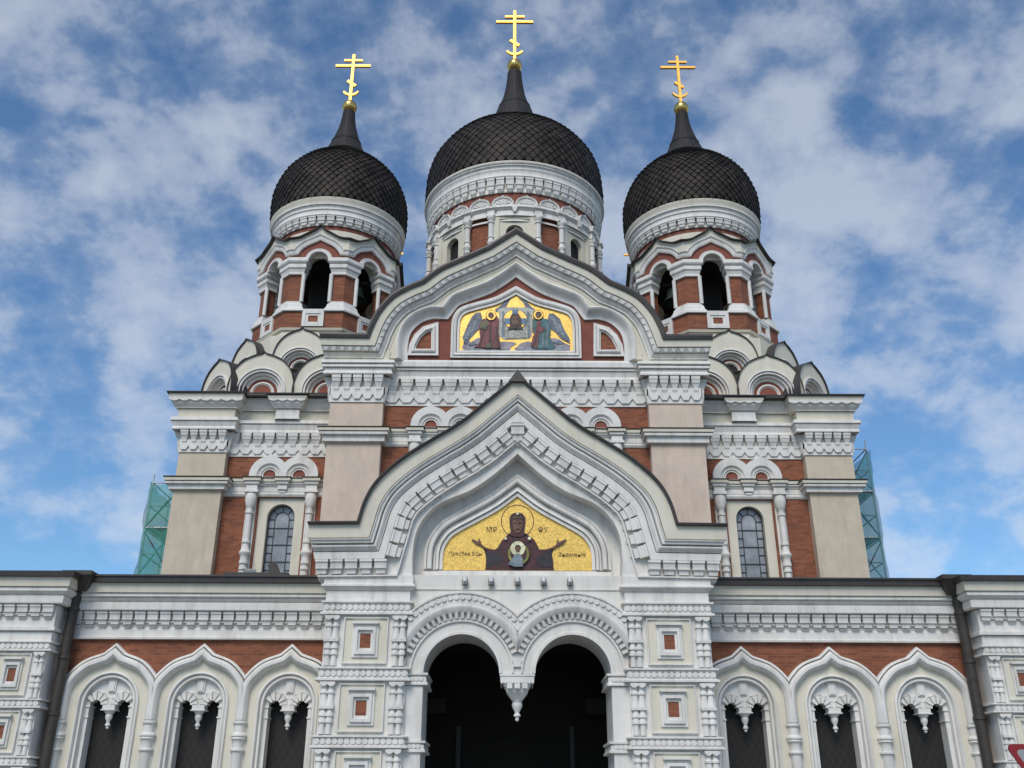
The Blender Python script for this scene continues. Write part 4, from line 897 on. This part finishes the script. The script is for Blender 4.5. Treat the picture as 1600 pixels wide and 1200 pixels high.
for k in range(8):                         # square panels on the parapet
    m = MB(); m.M = Matrix.Rotation(R(45 * k), 4, 'Z'); zt, zb = zT(488.5, AO), zT(512.5, AO); zc = (zt + zb) / 2; h = (zt - zb) / 2
    m.prism([(-.45, zb), (.45, zb), (.45, zt), (-.45, zt)], AO - .1, AO + .10, 'white', holes=[[(-.31, zc - h * .66), (.31, zc - h * .66), (.31, zc + h * .66), (-.31, zc + h * .66)]])
    m.prism([(-.311, zc - h * .661), (.311, zc - h * .661), (.311, zc + h * .661), (-.311, zc + h * .661)], AO - .1, AO + .065, 'white', holes=[[(-.2, zc - h * .4), (.2, zc - h * .4), (.2, zc + h * .4), (-.2, zc + h * .4)]])
    P(m, 'panel', belf, smooth=0)
# piers at the corners
V = (0, AO / math.cos(R(22.5))); c2, s2 = math.cos(R(22.5)), math.sin(R(22.5)); LP = AO * T22 - .56
def pierpath(e=0.0):
    p1 = (V[0] - c2 * LP, V[1] - s2 * LP); i1 = (p1[0] + s2 * .55, p1[1] - c2 * .55)
    return [i1, p1, V, (-p1[0], p1[1]), (-i1[0], i1[1])]
def make_pier():
    m = MB(); m.M = Matrix.Rotation(R(22.5), 4, 'Z'); pa = pierpath()
    zc0, zc1 = zT(404, AO + .1), zT(429.5, AO)
    m.plan(pa, [(-.12, zc1 + .1, 'brick'), (-.12, zb0 - .1, 'brick')], closed=False)
    m.plan([pa[-1], pa[0]], [(-.1, zc1 + .1, 'brick'), (-.1, zb0 - .1, 'brick')])
    H = zc0 - zc1
    m.plan(pa, [(-.3, zc0, 'white'), (.13, zc0, 'white'), (.14, zc0 - .22 * H, 'white'), (.10, zc0 - .30 * H, 'white'), (.06, zc0 - .34 * H, 'white'), (.06, zc0 - .60 * H, 'white'), (.02, zc0 - .66 * H, 'white'), (-.02, zc0 - .84 * H, 'white'), (-.02, zc0 - H, 'white'), (-.12, zc0 - H, 'white')])
    H = zb0 - zb1
    m.plan(pa, [(-.12, zb0, 'white'), (-.02, zb0, 'white'), (-.02, zb0 - .2 * H, 'white'), (.03, zb0 - .3 * H, 'white'), (.06, zb0 - .6 * H, 'white'), (.11, zb0 - .75 * H, 'white'), (.13, zb0 - .98 * H, 'white'), (.1, zb0 - .98 * H, 'white')])
    for q in (1, 3):
        x, b = pa[q]; sx = .05 if q == 1 else -.05; m.lathe([(.085, zb0 - .02), (.085, zc1 + .02)], 'white', x + sx, b - .045, 12)
    return m
m = make_pier(); pier0 = m.build('pier', belf, smooth=40)
for k in range(1, 8): copy_tree(pier0, None, belf, rz=R(45 * k))
# arches with ogee crowns
hs = AO * T22; DFc = DT - AO - .05
def make_crown():
    m = MB(); zsp = zT(411, AO); hc = [(0, 357), (7, 363), (20, 370), (34, 376), (43, 378)]
    roofp = sym([pp(DFc, [(0, 357), (8, 364.5)]), pp(DFc, [(8, 364.5), (20, 370.5), (33, 376.5), (52, 378.3)])], 5)
    cl = lambda b: (-(AO + b) * T22, (AO + b) * T22)
    body = [(min(max(x, -hs), hs), z) for x, z in roofp]; zlow = zT(404, AO) - .02
    zsp = zT(395.2, AO) - .45
    m.prism([(-hs, zlow), (-.45, zlow), (-.45, zsp)] + arc(0, zsp, .45, 180, 0, 20)[1:-1] + [(.45, zsp), (.45, zlow), (hs, zlow)] + body[::-1], AO - .62, AO, 'redpaint', kside='cream')
    ar = [(-.45, zlow - .05), (-.45, zsp)] + arc(0, zsp, .45, 180, 0, 20)[1:-1] + [(.45, zsp), (.45, zlow - .05)]
    m.sweep(ar, [(-.03, AO - .3), (-.03, AO + .10), (.05, AO + .11), (.065, AO + .06), (.13, AO + .08), (.15, AO + .04), (.15, AO - .3)], 'white')
    ml = sym([pp(DFc, [(0, 377), (9, 381)]), pp(DFc, [(9, 381), (20, 386), (28, 392.5), (33, 399.5)]), pp(DFc, [(33, 399.5), (52, 400.6)])], 5)
    m.sweep(ml, [(0, AO - .1), (0, AO + .09), (.08, AO + .13), (.12, AO + .13), (.15, AO + .09), (.22, AO + .17), (.25, AO + .17), (.25, AO - .1)], 'white', clamp=cl(.13))
    up = [p for p in offset(ml, .24)]
    h2 = (AO + .14) * T22; m.prism([(min(max(x, -h2), h2), z) for x, z in up] + [(min(max(x, -h2), h2), z) for x, z in roofp][::-1], AO - .1, AO + .14, 'cream')
    m.sweep(roofp, [(0, AO - .9), (0, AO + .30), (.028, AO + .31), (.028, AO - .9)], 'roof', clamp=cl(.30))
    return m
m = make_crown(); cr0 = m.build('arch', belf, smooth=35)
for k in range(1, 8): copy_tree(cr0, None, belf, rz=R(45 * k))
m = MB(); zq = zT(385, AO) - .1; m.plan(octp(AO - .3), [(-2.7, zq, 'wood'), (0, zq - .01, 'wood'), (0, zq + .5, 'roof'), (-.4, zq + 1.0, 'roof')], closed=True)
m.lathe([(1.0, zT(487, AO)), (1.0, zq)], 'wood', seg=8); P(m, 'bell_chamber', belf, smooth=0)  # dark inner core added to keep the space behind the arches in shade
# ring-arched gables (kokoshniks) round the foot of the tower
def gablet(name, hw, h, inner_k, parent, loc=(0, 0, 0), rz=0, A=0, x=0, z=0, depth=1.6):
    m = MB(); m.M = Matrix.Rotation(rz, 4, 'Z'); half = [(0, 1.0), (.075, .952)], [(.075, .952), (.30, .90), (.60, .785), (.84, .58), (.96, .33), (1.0, .14), (1.0, 0)]
    pth = [(x + a * hw, z + b * h) for a, b in sym([list(s_) for s_ in half], 5)]
    cx, cz = x, z + .09 * hw; r = lambda f: f * hw; hol = [(cx - r(.74), z)] + arc(cx, cz, r(.74), 180, 0, 28) + [(cx + r(.74), z)]
    m.prism(pth, A - .6, A, 'cream', holes=[[(a, b + .002) for a, b in hol]])
    hp = [(cx - r(.74), z)] + arc(cx, cz, r(.74), 180, 0, 28) + [(cx + r(.74), z)]
    def rg(f0, f1, b0, b1): m.sweep(hp, [((f0 - .74) * hw, A - .65), ((f0 - .74) * hw, A + b0), ((f1 - .74) * hw, A + b1), ((f1 - .74) * hw, A - .65)], 'white')
    rg(.76, .715, .05, .06); rg(.705, .64, -.01, .02); rg(.63, .56, -.12, -.09); rg(.55, .47, -.22, -.27)
    m.prism([(cx - r(.475), z)] + arc(cx, cz, r(.475), 180, 0, 24) + [(cx + r(.475), z)], A - .7, A - .30, 'redpaint')
    rg(.37, .32, -.26, -.23); rg(.315, .28, -.28, -.29)
    g_ = P(m, name, parent, loc)
    m = MB(); m.M = Matrix.Rotation(rz, 4, 'Z')
    m.prism([(cx - r(.29), z)] + arc(cx, cz, r(.29), 180, 0, 18) + [(cx + r(.29), z)], A - .7, A - .295, inner_k); P(m, 'lunette', g_)
    m = MB(); m.M = Matrix.Rotation(rz, 4, 'Z'); m.sweep(pth, [(0, A - depth), (0, A + .07), (.03, A + .08), (.03, A - depth)], 'roof'); P(m, 'gablet_roof', g_)
    return g_
tower_parts = [small, d_, belf]
AL = DT - 34.3; zl_ = zz(616, 34.3); hl = zz(552.5, 34.3) - zl_
AU = 3.55; zu_ = zz(577, DT - AU); hu = zz(514.5, DT - AU) - zu_
foot = []
sub = MB(); sub.plan([(-4.3, -4.3), (-4.3, 2.35), (-2.55, AL - .1), (2.55, AL - .1), (4.3, 2.35), (4.3, -4.3)], [(-3.3, zl_ + hl * .95, 'roof'), (-.5, zl_ + hl * .55, 'roof'), (-.5, zl_ - .3, 'roof')], closed=True)
sub.plan(octp(AU - .2), [(-1.0, zu_ + hu, 'cream'), (-.12, zu_ + hu * .9, 'cream'), (-.12, zl_, 'cream')], closed=True)
ft = P(sub, 'tower_foot', None, (-TX, ty_, 0), smooth=0); ft.parent = cath
for x_ in (-1.27, 1.27): gablet('gablet', 1.275, hl, 'redpaint', ft, A=AL, x=x_, z=zl_)
for a in (-45, 45): gablet('gablet', 1.235, hl, 'redpaint', ft, rz=R(a), A=4.68, x=.14 * (1 if a < 0 else -1), z=zl_)
for a in (-45, 0, 45, -90, 90): gablet('gablet', 1.11, hu, 'dark', ft, rz=R(a), A=AU, x=0, z=zu_)
tower_parts.append(ft)
for o in tower_parts: copy_tree(o, (-o.location.x, ty_, 0), cath)
ft.location.x -= .24
for o in bpy.data.objects:
    if o.name.startswith('tower_foot') and o.location.x > 0: o.location.x += .24
for s_ in (-1, 1):
    for o in (small, d_): copy_tree(o, (s_ * 8.44, 56.6 - D0, 0), cath)
# ------------------------------------------------------------------ central drum and dome
DD = 47.0
BP = [(5.08, 32.85), (5.14, 33.8), (5.03, 35.2), (4.66, 36.25), (3.85, 37.3), (2.7, 38.1), (1.8, 38.7), (1.45, 39.25)]
BN = [(1.45, 39.25), (1.3, 39.75), (1.16, 40.2), (.96, 40.75), (.78, 41.25), (.64, 41.8), (.53, 42.4), (.45, 43.05), (.42, 43.55)]
adopt(onion('dome', BP, 66, BN, (44.1, .47), (44.55, 45.95, 47.70, 48.13, 48.62, 45.05), 1.33, (0, DD - D0, 0)))
zD = lambda y, r: zz(y, DD - r)
m = MB()
for k in range(8): m.lathe([(4.62, 22.0), (4.62, zD(318, 4.62))], 'brick', seg=8, a0=45 * k + 90 + 13, a1=45 * k + 90 + 32)
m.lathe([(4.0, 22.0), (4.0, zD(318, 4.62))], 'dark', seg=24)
m.lathe([(4.72, zD(320, 4.72)), (4.72, zD(299, 4.72))], 'redpaint', seg=96)
m.lathe([(4.78, zD(300.5, 4.78)), (4.80, zD(298.8, 4.8)), (4.77, zD(298.3, 4.77)), (4.77, zD(276.8, 4.77)), (4.99, zD(276.5, 4.99)), (5.04, zD(274, 5.04)), (4.99, zD(272.5, 5.0)), (5.0, zD(266, 5.0)), (5.05, zD(263.5, 5.05)), (5.02, zD(262, 5.02)), (5.06, zD(258.5, 5.06)), (5.13, zD(257, 5.13)), (5.10, zD(255.5, 5.1)), (5.18, zD(253.5, 5.18)), (5.2, zD(251.5, 5.2))], 'white', seg=96)
m.lathe([(5.2, zD(251.5, 5.2)), (5.2, zD(250.3, 5.2)), (4.9, zD(250, 5.2) + .02)], 'cream', seg=96)
n = 60; z0 = zD(277, 4.95); h = z0 - zD(299.5, 4.85)
for i in range(n):
    m.M = Matrix.Rotation(2 * math.pi * (i + .5) / n, 4, 'Z'); p = 2 * math.pi * 4.85 / n
    corbel_a(m, lambda u, b, t: (u, 4.76 + b, z0 - t), p, h * .97, .24)
drum = P(m, 'drum', None, (0, DD - D0, 0), smooth=40); drum.parent = cath
def shell():
    m = MB(); r_ = 4.72; zb, zt = zD(319, 4.85), zD(303.5, 4.85); hw = .60; hh = zt - zb
    pth = [(a * hw, zb + b * hh) for a, b in sym([[(0, 1), (.12, .86)], [(.12, .86), (.45, .78), (.78, .58), (.98, .25), (1.0, 0)]], 4)]
    m.prism(pth, r_ - .1, r_ + .06, 'white'); m.sweep(pth, [(-.10, r_), (-.10, r_ + .13), (-.02, r_ + .16), (.0, r_ + .10), (0, r_)], 'white')
    for i in range(5):
        th = R(30 + 30 * i); c, s_ = math.cos(th), math.sin(th); m.hexa(lambda u, b, t: (c * t - s_ * u, b, zb + .02 + s_ * t * .8 + c * u), .02, r_ + .1, .06, r_ + .12, .10, .42, 'white', back=r_)
    return m
sh0 = shell().build('shell_arch', drum)
sh0.rotation_euler.z = R(7.5)
for k in range(1, 24): copy_tree(sh0, None, drum, rz=R(7.5 + 15 * k))
m = MB(); rw = 4.72
octw = []
def ringpl(k_prof): m.lathe([(r, zD(y, r)) for r, y in k_prof], 'white', seg=96)
ringpl([(4.72, 319), (4.92, 319.3), (4.95, 322), (4.90, 323.5), (4.86, 326), (4.80, 328), (4.82, 333), (4.86, 334), (4.86, 336), (4.72, 337)])
ringpl([(4.66, 342), (4.72, 342.3), (4.74, 345), (4.66, 345.5)])
for k in range(8):
    for s_ in (-1, 1):
        m.M = Matrix.Rotation(R(45 * k + s_ * 14.6), 4, 'Z'); q = 4.72
        m.plan([(-.19, q), (-.19, q + .26), (.19, q + .26), (.19, q)], [(.1, zD(319.5, q + .36), 'white'), (.1, zD(322, q + .36), 'white'), (.05, zD(324, q + .3), 'white'), (.0, zD(326, q + .26), 'white'), (.0, zD(331, q + .26), 'white'), (.04, zD(332, q + .3), 'white'), (.04, zD(334.5, q + .3), 'white'), (-.06, zD(335.5, q + .2), 'white')])
        z9 = zD(319.5, q + .36); m.box(-.29, .29, q, q + .36, z9, z9 + .01, 'white')
    m.M = Matrix.Rotation(R(45 * k), 4, 'Z'); q = 4.74
    m.prism([(-.17, zD(325, q)), (.17, zD(325, q)), (.10, zD(330, q)), (.06, zD(333.5, q)), (-.06, zD(333.5, q)), (-.10, zD(330, q))], q, q + .24, 'white')
P(m, 'drum_entablature', drum, smooth=40)
def dcol():
    m = MB(); zt = zD(335, 4.9)
    pr = [(.12, 0), (.20, .02), (.22, .12), (.19, .22), (.13, .30), (.13, .36), (.19, .38), (.19, .44), (.14, .47), (.14, 1.25), (.18, 1.28), (.18, 1.34), (.14, 1.37), (.16, 1.5), (.21, 1.62), (.21, 1.67), (.15, 1.75), (.15, 1.9), (.18, 1.93), (.18, 1.98), (.14, 2.0), (.14, 5.5)]
    m.lathe([(r, zt - f) for r, f in pr], 'white', 0, 4.86, 14); return m
dc0 = dcol().build('column', drum, smooth=40); dc0.rotation_euler.z = R(14.6)
for k in range(8):
    for s_ in (-1, 1):
        if (k, s_) != (0, 1): copy_tree(dc0, None, drum, rz=R(45 * k + s_ * 14.6))
def dbay():
    m = MB(); A = 4.67; hw = 1.13; zt = zD(337, A); zw = zD(351, A) - .46
    wl = [(-.46, zw - 2.8), (-.46, zw)] + arc(0, zw, .46, 180, 0, 20)[1:-1] + [(.46, zw), (.46, zw - 2.8)]
    m.prism([(-hw, zt - 6), (hw, zt - 6), (hw, zt), (-hw, zt)], A - .35, A - .02, 'cream', holes=[wl])
    m.prism([(-hw, zt - 6), (hw, zt - 6), (hw, zt), (-hw, zt)], A - .1, A + .06, 'cream', holes=[[(-.80, zt - 5.9), (.80, zt - 5.9), (.80, zD(343, A)), (-.80, zD(343, A))]])
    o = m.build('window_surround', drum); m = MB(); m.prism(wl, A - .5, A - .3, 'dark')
    m.box(-.015, .015, A - .32, A - .28, zw - 2.7, zw + .44, 'lead')
    for i in range(4): m.box(-.45, .45, A - .32, A - .282, zw - .1 - .7 * i, zw - .07 - .7 * i, 'lead')
    m.build('window_glass', o, smooth=0); return o
b0 = dbay()
for k in range(1, 8): copy_tree(b0, None, drum, rz=R(45 * k))
m = MB(); m.box(-5.6, 5.6, -5.6, 5.6, 15, 23.5, 'beige'); m.box(-5.9, 5.9, -5.9, 5.9, 23.5, 23.6, 'roof'); o = P(m, 'drum_base', None, (0, DD - D0, 0), smooth=0); o.parent = cath
# ================================================================== things standing on, hung in or beside the church
for i, nm in enumerate(('leftmost', 'second from left', 'middle', 'second from right', 'rightmost')):
    (x, z), = pp(DP - .15, [((i - 2) * 41.2, 905)]); o = empty('spotlight', (x, -.02, z)); o.scale = (.8, .8, .8)
    tag(o, f'small round white spotlight on the ledge under the lower mosaic, {nm} of five', 'spotlight', 'spotlights on the ledge under the mosaic')
    m = MB(); m.M = Matrix.Rotation(R(-32), 4, 'X'); m.lathe([(0, -.10), (.06, -.10), (.085, -.04), (.09, .10), (.075, .115), (.0, .105)], 'lampwhite', seg=14); c = m.build('lamp_body', o, smooth=40)
    m = MB(); m.box(-.10, -.08, -.05, .02, -.16, .03, 'pipe'); m.box(.08, .10, -.05, .02, -.16, .03, 'pipe'); m.box(-.1, .1, -.10, .02, -.17, -.15, 'pipe'); m.box(-.02, .02, -.14, -.05, -.17, -.13, 'pipe'); m.build('bracket', o, smooth=0)
def bell(x, y, z, s, lab):
    o = empty('bell', (x, y, z)); tag(o, lab, 'bell', 'bells hanging in the two belfries')
    m = MB(); m.lathe([(r * s, q * s) for r, q in ((0, 1.12), (.18, 1.12), (.42, 1.06), (.5, .95), (.52, .75), (.58, .45), (.72, .2), (.86, .05), (.9, 0), (.82, .02), (.6, .25), (.45, .8), (0, .95))], 'bronze', seg=28); m.lathe([(.545 * s, .78 * s), (.565 * s, .76 * s), (.56 * s, .72 * s)], 'bronze', seg=28); m.build('bell_body', o, smooth=40)
    m = MB(); m.tube([(0, 0, .95 * s), (0, 0, .1 * s)], .05 * s, 'pipe', 8); m.lathe([(0, -.1 * s), (.11 * s, -.04 * s), (.12 * s, .04 * s), (0, .12 * s)], 'pipe', seg=12); m.build('clapper', o, smooth=40)
    m = MB(); m.box(-.9 * s, .9 * s, -.1, .1, 1.3 * s, 1.5 * s, 'wood'); m.box(-.06, .06, -.05, .05, 1.1 * s, 1.32 * s, 'pipe'); m.build('yoke', o, smooth=0)
bz = zz(474, 37.3)
bell(-7.05, 37.2 - D0, bz, .62, 'green bronze bell in the right hand arch of the left belfry'); bell(7.05, 37.2 - D0, bz, .62, 'green bronze bell in the left hand arch of the right belfry')
# scaffolds at both flanks
def scaffold(sg, x0, x1, d0, d1, zt, net, lab, lifts, slant=0.0):
    o = empty('scaffold', (sg * (x0 + x1) / 2, (d0 + d1) / 2 - D0, 0)); tag(o, lab, 'scaffold', 'netted scaffolds at the flanks of the church')
    ox, oy = o.location.x, o.location.y; nb = max(2, round((d1 - d0) / 2.0)); bay = (d1 - d0) / nb; lh = zt / lifts
    X0, X1 = sg * x0 - ox, sg * x1 - ox; rr = .03
    m = MB()
    for i in range(nb + 1):
        for x in (X0, X1): y = d0 + i * bay - D0 - oy; m.tube([(x, -y, 0), (x, -y, zt + (.35 if x == X1 else -slant + .25))], rr, 'steel', 6)
    P_ = m.build('standard', o, smooth=40); P_['kind'] = 'thing'
    m = MB(); f, e = -(d0 - D0 - oy), -(d1 - D0 - oy)
    for l in range(1, lifts + 1):
        for hh in (0, .95):
            z = l * lh + hh
            if z > zt + .6: continue
            m.tube([(X0, f, z), (X1, f, z)], rr * .9, 'steel', 6); m.tube([(X1, f, z), (X1, e, z)], rr * .9, 'steel', 6)
    m.build('ledger', o, smooth=40)
    m = MB()
    for l in range(lifts):
        z = l * lh; a, b = (X0, X1) if l % 2 else (X1, X0)
        m.tube([(a, f + .05, z + .1), (b, f + .05, z + lh - .1)], rr * .8, 'pipe', 6)
        for i in range(nb):
            ya, yb = f - i * bay, f - (i + 1) * bay
            m.tube([(X1 + sg * .04, ya, z + .1), (X1 + sg * .04, yb, z + lh - .1)], rr * .8, 'pipe', 6)
    m.build('brace', o, smooth=40)
    for l in range(1, lifts + 1):
        z = l * lh
        if z > zt - .5: continue
        m = MB(); n = 4; wd = abs(X1 - X0) / n; xa = min(X0, X1)
        for j in range(n): m.box(xa + j * wd + .02, xa + (j + 1) * wd - .02, e, f + .12, z + .04, z + .085, 'plank')
        m.build('platform', o, smooth=0)
    m = MB(); t = .01; nx = 10
    def sag(u, v): return .05 * math.sin(u * 9 + v * 5) + .03 * math.sin(u * 23 + v * 11)
    def sheet(pa, pb, z0, z1a, z1b, nu, nv):
        vs, fs = [], []
        for i in range(nu + 1):
            for j in range(nv + 1):
                u, v = i / nu, j / nv; x = pa[0] + (pb[0] - pa[0]) * u; y = pa[1] + (pb[1] - pa[1]) * u; zt_ = z1a + (z1b - z1a) * u; k = sag(u, v * 6)
                dxn, dyn = (pb[1] - pa[1]), -(pb[0] - pa[0]); ln = math.hypot(dxn, dyn); vs.append((x + dxn / ln * k, y + dyn / ln * k, z0 + (zt_ - z0) * v - (.12 * math.sin(math.pi * ((u * nb) % 1)) if j == nv else 0)))
        for i in range(nu):
            for j in range(nv): q = i * (nv + 1) + j; fs.append((q, q + nv + 1, q + nv + 2, q + 1))
        m.add(vs, fs, net)
    sheet((X0, e - .09), (X1 + sg * .05, e - .09), 1.5, zt - slant, zt, 6, 30); sheet((X1 + sg * .09, f + .09), (X1 + sg * .09, e), 1.5, zt, zt, 24, 30)
    sheet((X0, f + .09), (X1 + sg * .05, f + .09), 1.5, zt - slant, zt, 6, 30)
    m.build('debris_net', o, smooth=60)
    return o
scaffold(-1, 12.95, 14.18, 36.0, 44.0, zz(757, 36.0), 'netgreen', 'green netted scaffold tower behind the left flank of the church', 7)
scaffold(1, 12.95, 13.98, 36.0, 42.0, zz(699, 36.0), 'netblue', 'tall blue green netted scaffold with peaked top behind the right flank of the church', 8, slant=1.5)
# floodlight on the left wing roof
(x, z), = pp(29.6, [(-375, 899)]); o = empty('floodlight', (x, 29.6 - D0, z)); tag(o, 'small dark floodlight tilted on a board on the left wing roof', 'floodlight')
m = MB(); m.M = Matrix.Rotation(R(-25), 4, 'Y'); m.box(-.12, .12, -.14, .1, -.02, .34, 'pipe'); m.box(-.14, .14, .1, .13, -.03, .36, 'pipe'); m.build('lamp_housing', o, smooth=0)
m = MB(); m.box(-1.5, .45, -.4, .4, -.12, -.03, 'pipe'); m.box(-.02, .02, -.02, .02, -.1, .05, 'pipe'); m.build('base_board', o, smooth=0)
m = MB(); m.M = Matrix.Translation((-.8, 0, 0)) @ Matrix.Rotation(R(30), 4, 'X'); m.box(-.17, .17, -.02, .02, -.05, .16, 'lampwhite'); m.build('glass_panel', o, smooth=0)
# give-way sign at the right
DS = 12.0; (x0, z1), = pp(DS, [(1573 - 795.5, 1163)]); x0 -= .25; z1 += .03; W_ = .9
o = empty('road_sign', (x0 + W_ / 2, DS - D0, 0)); tag(o, 'triangular red bordered give way sign at the lower right edge', 'road sign')
def tri(s, r_):
    pts = []; H = s * .866
    for (cx, cz, a0) in ((-s / 2 + r_ * 1.73, -r_, 90), (0, -H + 2 * r_, 210), (s / 2 - r_ * 1.73, -r_, 330)): pts += [(cx + r_ * math.cos(R(a0 + t)), z1 + cz + r_ * math.sin(R(a0 + t))) for t in range(0, 121, 20)]
    return pts
m = MB(); inner_t = [(x * .78, z1 - .26 + (z - z1 + .26) * .78) for x, z in tri(W_, .05)]; m.prism(tri(W_, .05), -.02, .006, 'signred', holes=[inner_t]); m.build('sign_border', o, smooth=0)
m = MB(); m.prism(inner_t, -.02, .002, 'signgrey'); m.build('sign_face', o, smooth=0)
m = MB(); m.tube([(0, -.06, 0), (0, -.06, z1 + .02)], .03, 'steel', 12); m.build('pole', o, smooth=40)
